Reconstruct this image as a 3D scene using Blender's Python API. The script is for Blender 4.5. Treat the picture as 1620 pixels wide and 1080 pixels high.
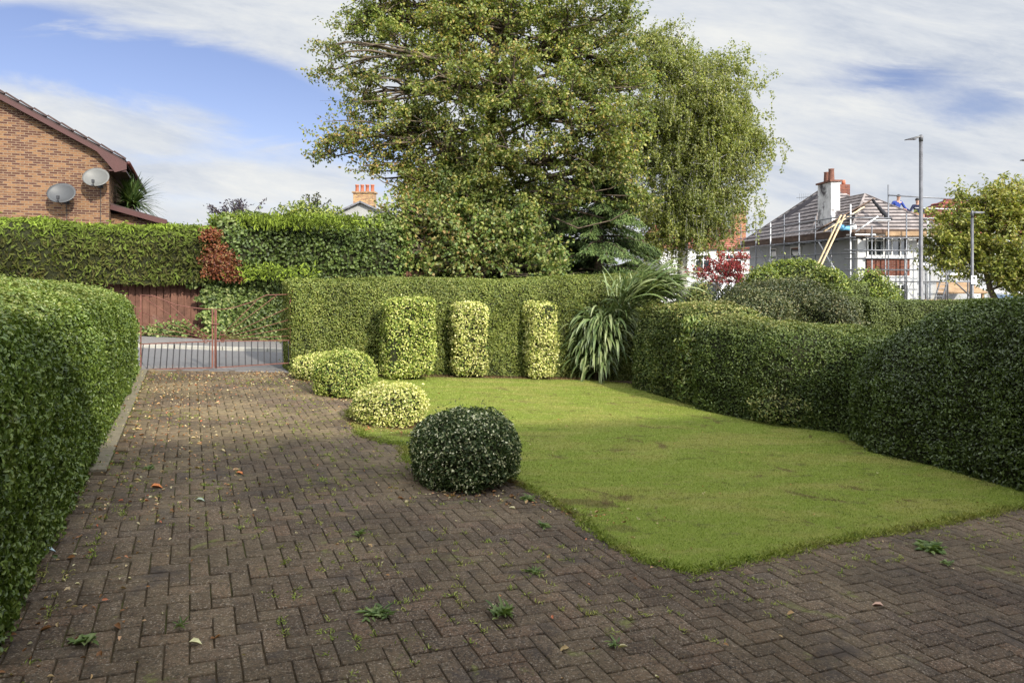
import bpy, math, random
import numpy as np
from math import radians, pi, sin, cos
for o in list(bpy.data.objects): bpy.data.objects.remove(o)
S = bpy.context.scene
COL = S.collection
rng = np.random.default_rng(7)
random.seed(7)

# ---------------------------------------------------------------- camera
F, CX, HZ, HC = 1080.0, 810.0, 425.0, 1.67      # focal length / principal point in photo pixels, eye height
cam = bpy.data.cameras.new('camera'); co = bpy.data.objects.new('camera', cam); COL.objects.link(co)
cam.sensor_width = 36; cam.lens = 24; cam.shift_y = -(540-HZ)/1620
cam.clip_start = 0.05; cam.clip_end = 3000
co.location = (0, 0, HC); co.rotation_euler = (radians(90), 0, 0)
S.camera = co
S.view_settings.view_transform = 'Standard'; S.view_settings.look = 'None'
S.view_settings.exposure = EXPO = 0.40; S.view_settings.gamma = 1

# ---------------------------------------------------------------- sun and sky
SUN_EL = 31.0
SX, SY = 0.60, -0.80                               # where the sun stands: behind the camera, to its right
sd = np.array([SX*cos(radians(SUN_EL)), SY*cos(radians(SUN_EL)), sin(radians(SUN_EL))])
sl = bpy.data.lights.new('sun', 'SUN'); so = bpy.data.objects.new('sun', sl); COL.objects.link(so)
sl.energy = 5.0; sl.angle = radians(1.6); sl.color = (1.0, 0.93, 0.80)
from mathutils import Vector, Matrix
so.rotation_euler = Vector(sd).to_track_quat('Z', 'Y').to_euler()
W = bpy.data.worlds.new('World'); S.world = W; W.use_nodes = True
nt = W.node_tree; nd = nt.nodes; lk = nt.links
for n in list(nd): nd.remove(n)
def mth(nt, op, a, b=None, c=None, clamp=False):
    n = nt.nodes.new('ShaderNodeMath'); n.operation = op; n.use_clamp = clamp
    for i, v in enumerate((a, b, c)):
        if v is None: continue
        if isinstance(v, (int, float)): n.inputs[i].default_value = v
        else: nt.links.new(v, n.inputs[i])
    return n.outputs[0]
def mixc(nt, f, a, b, blend='MIX'):
    n = nt.nodes.new('ShaderNodeMix'); n.data_type = 'RGBA'; n.blend_type = blend
    for i, v in ((0, f), (6, a), (7, b)):
        if isinstance(v, (int, float)): n.inputs[i].default_value = v
        elif isinstance(v, tuple): n.inputs[i].default_value = v if len(v) == 4 else (*v, 1)
        else: nt.links.new(v, n.inputs[i])
    return n.outputs[2]
def noise(nt, vec, scale, detail=3, rough=.55, dist=0):
    n = nt.nodes.new('ShaderNodeTexNoise'); n.inputs['Scale'].default_value = scale
    n.inputs['Detail'].default_value = detail; n.inputs['Roughness'].default_value = rough
    n.inputs['Distortion'].default_value = dist
    if vec is not None: nt.links.new(vec, n.inputs['Vector'])
    return n.outputs['Fac']
def ramp(nt, fac, stops, interp='LINEAR'):
    n = nt.nodes.new('ShaderNodeValToRGB'); cr = n.color_ramp; cr.interpolation = interp
    while len(cr.elements) < len(stops): cr.elements.new(0.5)
    for e, (p, c) in zip(cr.elements, stops):
        e.position = p
        e.color = (c, c, c, 1) if isinstance(c, (int, float)) else (*c, 1)
    nt.links.new(fac, n.inputs[0]); return n.outputs[0]
def mapr(nt, v, a, b, c=0.0, d=1.0, smooth=True):
    n = nt.nodes.new('ShaderNodeMapRange'); n.interpolation_type = 'SMOOTHSTEP' if smooth else 'LINEAR'
    nt.links.new(v, n.inputs[0])
    for i, x in enumerate((a, b, c, d)): n.inputs[i+1].default_value = x
    return n.outputs[0]
def comb(nt, x, y, z):
    n = nt.nodes.new('ShaderNodeCombineXYZ')
    for i, v in enumerate((x, y, z)):
        if isinstance(v, (int, float)): n.inputs[i].default_value = v
        else: nt.links.new(v, n.inputs[i])
    return n.outputs[0]
def sep(nt, v):
    n = nt.nodes.new('ShaderNodeSeparateXYZ'); nt.links.new(v, n.inputs[0]); return n.outputs
sky = nd.new('ShaderNodeTexSky'); sky.sky_type = 'NISHITA'; sky.sun_disc = False
sky.sun_elevation = radians(SUN_EL); sky.sun_rotation = math.atan2(SX, SY)
sky.air_density = 1.0; sky.dust_density = 0.6; sky.ozone_density = 1.6
tc = nd.new('ShaderNodeTexCoord')
dx, dy, dz = sep(nt, tc.outputs['Generated'])
ys = mth(nt, 'MAXIMUM', dy, 0.08)
u = mth(nt, 'DIVIDE', dx, ys); v = mth(nt, 'DIVIDE', dz, ys)
zs = mth(nt, 'ADD', mth(nt, 'MAXIMUM', dz, 0.0), 0.12)
cp = comb(nt, mth(nt, 'DIVIDE', dx, zs), mth(nt, 'MULTIPLY', mth(nt, 'DIVIDE', dy, zs), .55), 0.0)
n1 = noise(nt, cp, 0.9, 8, .62, .12)
n2 = noise(nt, comb(nt, mth(nt, 'MULTIPLY', u, 2.2), mth(nt, 'ADD', mth(nt, 'MULTIPLY', v, 9.0), mth(nt, 'MULTIPLY', u, 1.6)), 7.7), 1.5, 9, .68, .25)
n3 = noise(nt, comb(nt, mth(nt, 'MULTIPLY', u, 1.6), mth(nt, 'MULTIPLY', v, 6.0), 3.3), 2.2, 5, .6, 1.0)
# a curved lane of clear blue to the left, small clear holes to the right, veils everywhere else
t = mth(nt, 'ADD', u, 0.75)
wob = mth(nt, 'MULTIPLY', mth(nt, 'SUBTRACT', n3, .5), .10)
vb = mth(nt, 'ADD', mth(nt, 'SUBTRACT', 0.318, mth(nt, 'MULTIPLY', mth(nt, 'MULTIPLY', t, t), .44)), wob)
q = mth(nt, 'DIVIDE', mth(nt, 'SUBTRACT', v, vb), .052)
band = mth(nt, 'EXPONENT', mth(nt, 'MULTIPLY', mth(nt, 'MULTIPLY', q, q), -1.0))
band = mth(nt, 'MULTIPLY', band, mapr(nt, u, -.02, -.30))
def hole(cu, cv, ru, rv, k):
    a = mth(nt, 'DIVIDE', mth(nt, 'SUBTRACT', mth(nt, 'ADD', u, wob), cu), ru)
    b = mth(nt, 'DIVIDE', mth(nt, 'SUBTRACT', mth(nt, 'ADD', v, wob), cv), rv)
    e = mth(nt, 'ADD', mth(nt, 'MULTIPLY', a, a), mth(nt, 'MULTIPLY', b, b))
    return mth(nt, 'MULTIPLY', mth(nt, 'EXPONENT', mth(nt, 'MULTIPLY', e, -1.0)), k)
clear = mth(nt, 'MULTIPLY', band, 1.25)
for h in ((.565, .285, .10, .025, .7), (.70, .24, .12, .03, .65), (-.42, .165, .25, .02, .35), (-.72, .38, .10, .03, .6), (.42, .10, .08, .04, .35), (-.30, .09, .30, .018, .35)):
    clear = mth(nt, 'ADD', clear, hole(*h))
cl = mth(nt, 'SUBTRACT', mth(nt, 'ADD', mth(nt, 'MULTIPLY', n1, .9), mth(nt, 'MULTIPLY', n2, .55)), mth(nt, 'MULTIPLY', clear, .75))
cover = mapr(nt, cl, .02, .70)
ccol = ramp(nt, n2, [(.25, (3.3, 3.9, 5.3)), (.5, (4.8, 5.3, 6.4)), (.8, (6.3, 6.6, 7.1))])
# unseen cloud behind the camera boosted towards the sun, added as fill light
vd = nd.new('ShaderNodeVectorMath'); vd.operation = 'DOT_PRODUCT'; lk.new(tc.outputs['Generated'], vd.inputs[0]); vd.inputs[1].default_value = tuple(sd)
glow = mapr(nt, vd.outputs['Value'], .0, 1.0, 1.0, 5.0)
ccol = mixc(nt, 1.0, ccol, comb(nt, glow, mth(nt, 'MULTIPLY', glow, .95), mth(nt, 'MULTIPLY', glow, .84)), 'MULTIPLY')
skyc = mixc(nt, cover, mixc(nt, 1.0, sky.outputs[0], (.92, .80, .92), 'MULTIPLY'), ccol)
bg = nd.new('ShaderNodeBackground'); bg.inputs[1].default_value = 0.115
lk.new(skyc, bg.inputs[0]); wo = nd.new('ShaderNodeOutputWorld'); lk.new(bg.outputs[0], wo.inputs[0])

# ---------------------------------------------------------------- places
GA, GB = -0.078, -0.0368                            # the garden falls away to the right and towards the road
def g(x, y):
    return GA*np.clip(x, -14, 14) + GB*np.clip(y, -6, 22)
def P(px, py):                                      # photo pixel -> point on the garden ground
    a = (px-CX)/F; t = HC/((py-HZ)/F + GA*a + GB)
    return np.array([a*t, t, GA*a*t+GB*t])
def D(px, py, d):                                   # photo pixel + depth -> point
    return np.array([(px-CX)/F*d, d, HC+(HZ-py)/F*d])
AV = np.array([-0.427, 0.904]); BV = np.array([0.904, 0.427])   # along the drive / along the road
TH = math.atan2(BV[1], BV[0])
def UV(u_, v_): return BV*u_ + AV*v_
def uvof(x, y): return x*BV[0]+y*BV[1], x*AV[0]+y*AV[1]
def atv(px, v_):                                    # where the line of sight through column px meets the line v = v_
    a = (px-CX)/F; y = v_/(AV[0]*a + AV[1]); return a*y, y

# ---------------------------------------------------------------- tagging
def tag(o, label=None, cat=None, group=None, kind=None):
    if label: o['label'] = label
    if cat: o['category'] = cat
    if group: o['group'] = group
    if kind: o['kind'] = kind
    return o
def empty(name, loc=(0, 0, 0), rz=0, label=None, cat=None, group=None):
    o = bpy.data.objects.new(name, None); COL.objects.link(o)
    o.location = loc; o.rotation_euler = (0, 0, rz); o.empty_display_size = .2
    return tag(o, label, cat, group)

# ---------------------------------------------------------------- meshes
def rawmesh(name, V, groups, mats, parent=None, smooth=False, attr=None):
    """groups: list of (faces int array n x k, material index, rnd array or None)"""
    me = bpy.data.meshes.new(name)
    V = np.asarray(V, dtype=np.float32)
    nf = sum(len(f) for f, m, r in groups); nl = sum(f.size for f, m, r in groups)
    me.vertices.add(len(V)); me.vertices.foreach_set('co', V.ravel())
    me.loops.add(nl); me.polygons.add(nf)
    idx = np.concatenate([f.ravel() for f, m, r in groups]).astype(np.int32)
    tot = np.concatenate([np.full(len(f), f.shape[1]) for f, m, r in groups]).astype(np.int32)
    st = np.concatenate([[0], np.cumsum(tot)[:-1]]).astype(np.int32)
    me.loops.foreach_set('vertex_index', idx)
    me.polygons.foreach_set('loop_start', st)
    me.polygons.foreach_set('material_index', np.concatenate([np.full(len(f), m) for f, m, r in groups]).astype(np.int32))
    rn = np.concatenate([r if r is not None else np.full(len(f), .5) for f, m, r in groups]).astype(np.float32)
    at = me.attributes.new('rnd', 'FLOAT', 'FACE'); at.data.foreach_set('value', rn)
    if smooth: me.polygons.foreach_set('use_smooth', np.ones(nf, dtype=bool))
    for m in mats: me.materials.append(m)
    me.update(calc_edges=True)
    o = bpy.data.objects.new(name, me); COL.objects.link(o)
    if parent is not None: o.parent = parent
    return o

def norm(a): return a/np.maximum(np.linalg.norm(a, axis=-1, keepdims=True), 1e-9)

class MB:
    def __init__(s): s.v = []; s.f = []; s.m = []
    def add(s, vs, fs, mi=0):
        b = len(s.v); s.v += [tuple(map(float, q)) for q in vs]; s.f += [tuple(b+i for i in f) for f in fs]; s.m += [mi]*len(fs); return s
    def box(s, x0, x1, y0, y1, z0, z1, mi=0):
        return s.add([(x0,y0,z0),(x1,y0,z0),(x1,y1,z0),(x0,y1,z0),(x0,y0,z1),(x1,y0,z1),(x1,y1,z1),(x0,y1,z1)],
                     [(0,3,2,1),(4,5,6,7),(0,1,5,4),(1,2,6,5),(2,3,7,6),(3,0,4,7)], mi)
    def beam(s, a, b, w, h, mi=0, up=(0, 0, 1)):
        a = np.array(a, float); b = np.array(b, float); t = norm(b-a); upv = np.array(up, float)
        if abs(t @ upv) > .99: upv = np.array((0, 1., 0))
        sx = norm(np.cross(t, upv)); sz = np.cross(sx, t); vs = []
        for p in (a, b):
            for i, j in ((-1,-1),(1,-1),(1,1),(-1,1)): vs.append(p+sx*i*w/2+sz*j*h/2)
        return s.add(vs, [(0,1,2,3),(7,6,5,4),(0,4,5,1),(1,5,6,2),(2,6,7,3),(3,7,4,0)], mi)
    def tube(s, pts, rad, n=8, mi=0, caps=True):
        pts = [np.array(p, float) for p in pts]
        if isinstance(rad, (int, float)): rad = [rad]*len(pts)
        b = len(s.v); prev = None
        for i, p in enumerate(pts):
            t = norm((pts[min(i+1, len(pts)-1)]-pts[max(i-1, 0)]))
            ref = np.array((0, 0, 1.)) if abs(t[2]) < .9 else np.array((0, 1., 0))
            if prev is None: sx = norm(np.cross(t, ref))
            else:
                sx = prev - t*(prev @ t); sx = norm(sx)
            prev = sx; sy = np.cross(t, sx)
            for k in range(n):
                a = 2*pi*k/n; s.v.append(tuple(p+(sx*cos(a)+sy*sin(a))*rad[i]))
        for i in range(len(pts)-1):
            for k in range(n):
                a = b+i*n+k; c = b+i*n+(k+1) % n
                s.f.append((a, c, c+n, a+n)); s.m.append(mi)
        if caps:
            s.f.append(tuple(b+k for k in range(n))[::-1]); s.m.append(mi)
            s.f.append(tuple(b+(len(pts)-1)*n+k for k in range(n))); s.m.append(mi)
        return s
    def lathe(s, c, prof, n=20, mi=0):
        b = len(s.v)
        for r, z in prof:
            for k in range(n): s.v.append((c[0]+r*cos(2*pi*k/n), c[1]+r*sin(2*pi*k/n), c[2]+z))
        for i in range(len(prof)-1):
            for k in range(n):
                a = b+i*n+k; d = b+i*n+(k+1) % n
                s.f.append((a, d, d+n, a+n)); s.m.append(mi)
        s.f.append(tuple(b+k for k in range(n))[::-1]); s.m.append(mi)
        s.f.append(tuple(b+(len(prof)-1)*n+k for k in range(n))); s.m.append(mi)
        return s
    def build(s, name, mats, parent=None, smooth=False, bevel=0):
        me = bpy.data.meshes.new(name); me.from_pydata(s.v, [], s.f)
        if not isinstance(mats, (list, tuple)): mats = [mats]
        for m in mats: me.materials.append(m)
        me.polygons.foreach_set('material_index', s.m)
        if smooth: me.polygons.foreach_set('use_smooth', [True]*len(s.f))
        me.update()
        o = bpy.data.objects.new(name, me); COL.objects.link(o)
        if parent is not None: o.parent = parent
        if bevel:
            b = o.modifiers.new('bevel', 'BEVEL'); b.width = bevel; b.segments = 2; b.limit_method = 'ANGLE'
        return o

# leaves: folded blades growing from P along T with normal N
def leafgeo(P_, N, T, L, Wd, fold=.25, curl=.15, shape='hex'):
    n = len(P_); T = norm(T); B = norm(np.cross(N, T)); N = np.cross(T, B)
    L = np.broadcast_to(L, (n,))[:, None]; Wd = np.broadcast_to(Wd, (n,))[:, None]
    if shape == 'hex':
        V = np.stack([P_, P_+T*L*.30+B*Wd*.46+N*Wd*fold, P_+T*L*.68+B*Wd*.40+N*(Wd*fold-L*curl*.4),
                      P_+T*L-N*L*curl, P_+T*L*.68-B*Wd*.40+N*(Wd*fold-L*curl*.4), P_+T*L*.30-B*Wd*.46+N*Wd*fold], 1)
        b = np.arange(n)[:, None]*6
        Fq = np.concatenate([b+np.array([[0, 1, 2, 3]]), b+np.array([[0, 3, 4, 5]])], 0)
    else:
        V = np.stack([P_, P_+T*L*.45+B*Wd*.5+N*Wd*fold, P_+T*L-N*L*curl, P_+T*L*.45-B*Wd*.5+N*Wd*fold], 1)
        b = np.arange(n)[:, None]*4
        Fq = np.concatenate([b+np.array([[0, 1, 2]]), b+np.array([[0, 2, 3]])], 0)
    return V.reshape(-1, 3), Fq, 2
def foliage(name, P_, N, T, L, Wd, mats, rnd=None, parent=None, fold=.25, curl=.15, shape='hex', core=None):
    V, Fq, k = leafgeo(P_, N, T, L, Wd, fold, curl, shape)
    if rnd is None: rnd = rng.random(len(P_))
    groups = [(Fq, 0, np.tile(rnd, k))]
    if core is not None:
        cv, cf = core; groups.append((cf+len(V), 1, None)); V = np.concatenate([V, cv])
    return rawmesh(name, V, groups, mats, parent)
def jitter(N, amt):
    return norm(N + rng.normal(size=N.shape)*amt)
def tang(N, up=0.0, amt=1.0):
    r = rng.normal(size=N.shape)*amt; r[:, 2] += up
    t = r - N*(r*N).sum(1, keepdims=True)
    return norm(t)
# low-frequency wobble field
_k = rng.normal(size=(14, 3)); _ph = rng.random(14)*6.28
def wob3(p, sc):
    q = (p*sc) @ (_k.T) + _ph
    return np.sin(q).mean(1)*2.0
def sample(V, Q, n, wfun=None):
    a, b, c, d = V[Q[:, 0]], V[Q[:, 1]], V[Q[:, 2]], V[Q[:, 3]]
    T1 = np.stack([a, b, c], 1); T2 = np.stack([a, c, d], 1); T = np.concatenate([T1, T2])
    nn = np.cross(T[:, 1]-T[:, 0], T[:, 2]-T[:, 0]); ar = np.linalg.norm(nn, axis=1)/2
    N = nn/np.maximum(ar[:, None]*2, 1e-9); cen = T.mean(1)
    w = ar.copy()
    if wfun is not None: w = w*wfun(cen, N)
    idx = rng.choice(len(T), n, p=w/w.sum())
    r1, r2 = np.sqrt(rng.random(n)), rng.random(n)
    t = T[idx]; p = t[:, 0]*(1-r1)[:, None]+t[:, 1]*(r1*(1-r2))[:, None]+t[:, 2]*(r1*r2)[:, None]
    return p, N[idx]
def area(V, Q):
    a, b, c, d = V[Q[:, 0]], V[Q[:, 1]], V[Q[:, 2]], V[Q[:, 3]]
    return (np.linalg.norm(np.cross(b-a, c-a), axis=1)+np.linalg.norm(np.cross(c-a, d-a), axis=1))/2
def loft(sta, p=4.5, nr=26, lump=.03, lsc=2.2, capA=True, capB=True, capr=.25, step=.15):
    """sta: list of (centre x, y, half width, z bottom, z top); returns vertices, quads of a clipped-hedge body"""
    sta = np.array(sta, float)
    seg = np.linalg.norm(np.diff(sta[:, :2], axis=0), axis=1); s = np.concatenate([[0], np.cumsum(seg)]); Lt = s[-1]
    n = max(8, int(Lt/step)); base = np.linspace(0, Lt, n)
    ex = np.array([0, .05, .15, .35, .65])*capr
    ss = np.unique(np.concatenate([base, ex if capA else [], Lt-ex if capB else []]))
    cur = np.stack([np.interp(ss, s, sta[:, k]) for k in range(5)], 1)
    tx = np.gradient(cur[:, 0], ss); ty = np.gradient(cur[:, 1], ss); tn = np.hypot(tx, ty); nx, ny = ty/tn, -tx/tn
    sc = np.ones(len(ss))
    def cap(dist): r = np.clip(1-dist/capr, 0, 1); return (1-r**3.0)**(1/3.0)
    if capA: sc = np.minimum(sc, cap(ss))
    if capB: sc = np.minimum(sc, cap(Lt-ss))
    sc = np.maximum(sc, .02)
    th = np.linspace(0, pi, nr)
    cx = np.sign(np.cos(th))*np.abs(np.cos(th))**(2/p); cz = np.abs(np.sin(th))**(2/p)
    wd = cur[:, 2] - capr*(1-sc); wd = np.maximum(wd, .02)
    ht = (cur[:, 4]-cur[:, 3]) - capr*(1-sc)*.7
    X = cur[:, 0:1]+nx[:, None]*wd[:, None]*cx[None]
    Y = cur[:, 1:2]+ny[:, None]*wd[:, None]*cx[None]
    Z = cur[:, 3:4]+ht[:, None]*cz[None]
    # end flat caps: pull first/last ring to the centre line
    V = np.stack([X, Y, Z], -1)
    def capring(i):
        r = V[i].copy(); c = np.array([cur[i, 0], cur[i, 1], 0]); out = []
        for k in (.66, .33, .02):
            q = r.copy(); q[:, :2] = c[:2]+(r[:, :2]-c[:2])*k; q[:, 2] = cur[i, 3]+(r[:, 2]-cur[i, 3])*(k if True else 1); out.append(q)
        return out
    rings = [V[i] for i in range(len(ss))]
    if capA: rings = capring(0)[::-1]+rings
    if capB: rings = rings+capring(len(ss)-1)
    R = np.stack(rings); m = len(R); VV = R.reshape(-1, 3)
    i = np.arange(m-1)[:, None]*nr; j = np.arange(nr-1)[None]
    Q = np.stack([i+j, i+j+1, i+j+nr+1, i+j+nr], -1).reshape(-1, 4)
    c = np.cross(VV[Q[:, 1]]-VV[Q[:, 0]], VV[Q[:, 3]]-VV[Q[:, 0]])
    ctr = np.repeat(cur[:, :2].mean(0)[None], len(Q), 0)
    # orient outward using ring midpoints
    mid = VV.reshape(m, nr, 3).mean(1)[np.minimum(np.arange(m-1), m-1)]
    mid = np.repeat(mid, nr-1, 0); qc = VV[Q].mean(1)
    if ((qc-mid)*c).sum() < 0: Q = Q[:, ::-1]
    d = VV-np.repeat(R.mean(1), nr, 0); d = norm(d)
    k1 = wob3(VV, lsc); k2 = wob3(VV+5, lsc*2.7)
    foot = np.clip((VV[:, 2]-np.repeat(R[:, :, 2].min(1), nr))/.25, 0.2, 1)[:, None]
    VV = VV + d*(k1*lump+k2*lump*.5)[:, None]*foot
    return VV, Q
def dome(c, rx, ry, z0, h, rot=0, p=2.4, nu=40, nv=20, lump=.02, lsc=4, low=-.55):
    """clipped ball or pillow: superellipsoid cut off below"""
    ph = np.linspace(low, pi/2, nv); th = np.linspace(0, 2*pi, nu+1)[:-1]
    e = 2/p
    cp_, sp = np.cos(ph), np.sin(ph)
    def se(v, k): return np.sign(v)*np.abs(v)**k
    R = se(cp_, e); Z = se(sp, e); zl, zh = Z.min(), Z.max()
    x = R[:, None]*se(np.cos(th), 1)[None]*rx; y = R[:, None]*se(np.sin(th), 1)[None]*ry
    z = np.repeat(((Z-zl)/(zh-zl)*h)[:, None], nu, 1)
    X = c[0]+x*cos(rot)-y*sin(rot); Y = c[1]+x*sin(rot)+y*cos(rot)
    V = np.stack([X, Y, z0+z], -1).reshape(-1, 3)
    i = np.arange(nv-1)[:, None]*nu; j = np.arange(nu)[None]; j2 = (j+1) % nu
    Q = np.stack([i+j, i+j2, i+j2+nu, i+j+nu], -1).reshape(-1, 4)
    cc = np.array([c[0], c[1], z0+h*.4]); d = norm(V-cc)
    V = V+d*(wob3(V, lsc)*lump+wob3(V+3, lsc*2.5)*lump*.5)[:, None]
    return V, Q
CAMP = np.array([0, 0, HC])
def facing(cen, N, back=.25):
    d = norm(CAMP-cen); return np.where((N*d).sum(1) > -.15, 1.0, back)
def leafy(name, V, Q, L, Wd, cov, mats, depth=.03, njit=.55, up=.3, rfun=None, shape='hex', fold=.22, curl=.12, lvar=.3, inset=.035, parent=None, back=.25, size_by_dist=0, proud=0.0, cap=420000):
    cov *= .84; depth *= 1.35
    A = area(V, Q); cen = V[Q].mean(1)
    la = .62*L*Wd; n = int(min(cap, cov*A.sum()/la))
    wf = lambda c, N: facing(c, N, back)/(1+size_by_dist*np.linalg.norm(c-CAMP, axis=1))**2
    if size_by_dist: # larger, fewer leaves with distance
        sc_ = (1+size_by_dist*np.linalg.norm(cen-CAMP, axis=1)); n = int(min(cap, cov*(A/(la*sc_**2)).sum()))
    P_, N = sample(V, Q, n, wf)
    s = (1-lvar/2+lvar*rng.random(n))*(1+size_by_dist*np.linalg.norm(P_-CAMP, axis=1))
    f1 = 9.0/max(.5, L/.03); c1 = wob3(P_, f1); c2 = wob3(P_+11, f1*2.6); pit = np.clip(c1*.7+c2*.6, -1.4, 1.4)
    P_ = P_+N*(rng.random(n)*depth*2-depth*1.4+proud+pit*depth*.85+np.where(rng.random(n) < .012, depth*2.2*rng.random(n), 0))[:, None]
    gN = np.stack([wob3(P_+21, f1*1.3), wob3(P_+33, f1*1.3), wob3(P_+47, f1*1.3)], 1)
    Nj = jitter(norm(N+gN*.45), njit); T = tang(Nj, up)
    r0_ = np.clip(rng.random(n)*.86+.07+pit*.10, 0, 1); r = r0_ if rfun is None else rfun(P_, N, r0_)
    P_ = P_-T*(L*s*.5)[:, None]
    # body, drawn in a little, stands for the dense twigs behind the leaves
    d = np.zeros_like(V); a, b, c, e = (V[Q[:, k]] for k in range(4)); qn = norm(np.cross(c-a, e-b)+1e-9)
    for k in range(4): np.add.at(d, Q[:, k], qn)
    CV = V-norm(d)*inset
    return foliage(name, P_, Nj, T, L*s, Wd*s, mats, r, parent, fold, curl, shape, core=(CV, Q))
# ---------------------------------------------------------------- materials
def newmat(name, rough=.6, spec=.4):
    m = bpy.data.materials.new(name); m.use_nodes = True; nt = m.node_tree
    b = nt.nodes['Principled BSDF']; b.inputs['Roughness'].default_value = rough
    b.inputs['Specular IOR Level'].default_value = spec
    return m, nt, b
def pos(nt): return nt.nodes.new('ShaderNodeNewGeometry').outputs['Position']
def objc(nt): return nt.nodes.new('ShaderNodeTexCoord').outputs['Object']
def attr(nt, n='rnd'):
    a = nt.nodes.new('ShaderNodeAttribute'); a.attribute_name = n; return a.outputs['Fac']
def bump(nt, b, h, st=.4, dist=.01):
    n = nt.nodes.new('ShaderNodeBump'); n.inputs['Strength'].default_value = st; n.inputs['Distance'].default_value = dist
    nt.links.new(h, n.inputs['Height']); nt.links.new(n.outputs[0], b.inputs['Normal'])
def plain(name, col, rough=.6, spec=.4, var=.25, sc=6.0, metal=0, bmp=0.0, dirt=None):
    m, nt, b = newmat(name, rough, spec); p = objc(nt)
    f = noise(nt, p, sc, 5, .6)
    c = ramp(nt, f, [(.3, tuple(x*(1-var) for x in col)), (.7, tuple(min(1, x*(1+var)) for x in col))])
    if dirt: c = mixc(nt, mapr(nt, noise(nt, p, sc*.35, 6, .7, .5), dirt[1], dirt[1]+.15), c, dirt[0])
    nt.links.new(c, b.inputs['Base Color']); b.inputs['Metallic'].default_value = metal
    if bmp: bump(nt, b, noise(nt, p, sc*6, 4), bmp, .01)
    return m
def leafmat(name, stops, rough=.42, trans=.22, spec=.45, patch=.35, psc=.9, tint=None, backc=None):
    m, nt, b = newmat(name, rough, spec); r = attr(nt)
    c = ramp(nt, r, stops); p = pos(nt)
    f = mapr(nt, noise(nt, p, psc, 4, .6), .3, .7, 1-patch, 1+patch*.7)
    c = mixc(nt, 1.0, c, comb(nt, f, f, f), 'MULTIPLY')
    if tint: c = mixc(nt, mapr(nt, noise(nt, p, tint[1], 4, .6), tint[2], tint[2]+.12, 0, tint[3]), c, tint[0])
    nt.links.new(c, b.inputs['Base Color'])
    tr = nt.nodes.new('ShaderNodeBsdfTranslucent'); nt.links.new(mixc(nt, 1.0, c, (1.5, 1.6, .8), 'MULTIPLY'), tr.inputs[0])
    mx = nt.nodes.new('ShaderNodeMixShader'); mx.inputs[0].default_value = trans
    nt.links.new(b.outputs[0], mx.inputs[1]); nt.links.new(tr.outputs[0], mx.inputs[2])
    nt.links.new(mx.outputs[0], nt.nodes['Material Output'].inputs[0])
    return m
def st(*cs):
    n = len(cs); return [(i/(n-1), c) for i, c in enumerate(cs)]
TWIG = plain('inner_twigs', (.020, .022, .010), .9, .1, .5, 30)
BARK = plain('bark', (.11, .085, .06), .9, .2, .45, 9, bmp=.6, dirt=((.10, .12, .07), .55))
SILVER = plain('birch_bark', (.42, .40, .36), .8, .2, .3, 5, bmp=.4, dirt=((.05, .045, .04), .56))
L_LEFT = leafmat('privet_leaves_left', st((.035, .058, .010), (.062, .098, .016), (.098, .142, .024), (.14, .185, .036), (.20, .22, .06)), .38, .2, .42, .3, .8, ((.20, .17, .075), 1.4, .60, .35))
L_BACK = leafmat('clipped_leaves_back', st((.05, .07, .014), (.095, .125, .024), (.145, .18, .033), (.20, .225, .05), (.26, .26, .08)), .5, .2, .35, .25, .9, ((.17, .12, .06), 1.1, .62, .4))
L_COL = leafmat('variegated_leaves', st((.08, .13, .025), (.22, .27, .05), (.44, .44, .12), (.60, .57, .23), (.72, .68, .36)), .5, .2, .35, .15, 1.5)
L_COL2 = leafmat('golden_green_leaves', st((.06, .105, .020), (.15, .21, .032), (.28, .33, .06), (.43, .44, .12), (.60, .58, .26)), .5, .2, .35, .15, 1.5)
L_BALL = leafmat('dark_variegated_leaves', [(0, (.022, .038, .010)), (.35, (.036, .062, .015)), (.60, (.062, .095, .025)), (.72, (.12, .155, .05)), (.80, (.42, .43, .22)), (.92, (.74, .72, .50))], .46, .16, .3, .15, 3)
L_RIGHT = leafmat('glossy_hedge_leaves', st((.030, .048, .011), (.050, .077, .016), (.075, .108, .023), (.108, .145, .033), (.155, .185, .05)), .32, .14, .5, .3, 1.1)
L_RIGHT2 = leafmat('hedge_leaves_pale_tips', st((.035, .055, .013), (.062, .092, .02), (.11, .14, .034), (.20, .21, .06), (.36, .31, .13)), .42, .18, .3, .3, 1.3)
L_LAUREL = leafmat('laurel_leaves', st((.06, .11, .022), (.13, .19, .04), (.24, .29, .07), (.42, .40, .15)), .33, .2, .5, .2, 1.3)
L_CONI = leafmat('cypress_sprays', st((.05, .042, .014), (.07, .078, .018), (.10, .135, .022), (.17, .235, .03), (.32, .40, .055)), .7, .25, .15, .35, .9, ((.10, .065, .025), .55, .58, .5))
L_IVY = leafmat('ivy_leaves', st((.032, .052, .012), (.055, .085, .018), (.085, .125, .026), (.125, .165, .04), (.22, .24, .09)), .48, .18, .32, .3, .8)
L_RED = leafmat('red_creeper_leaves', st((.06, .016, .009), (.13, .035, .016), (.20, .065, .026), (.17, .12, .04)), .5, .25, .3, .2, 2)
L_TREE = leafmat('lime_tree_leaves', st((.045, .068, .013), (.082, .115, .022), (.13, .168, .034), (.19, .225, .05), (.29, .28, .075), (.34, .20, .065)), .45, .34, .4, .35, .55, ((.19, .15, .035), .6, .58, .35))
L_TREE2 = leafmat('hazel_leaves', st((.045, .08, .018), (.08, .13, .028), (.13, .185, .045), (.19, .23, .06), (.26, .27, .08), (.30, .17, .07)), .45, .3, .4, .3, .8)
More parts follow.
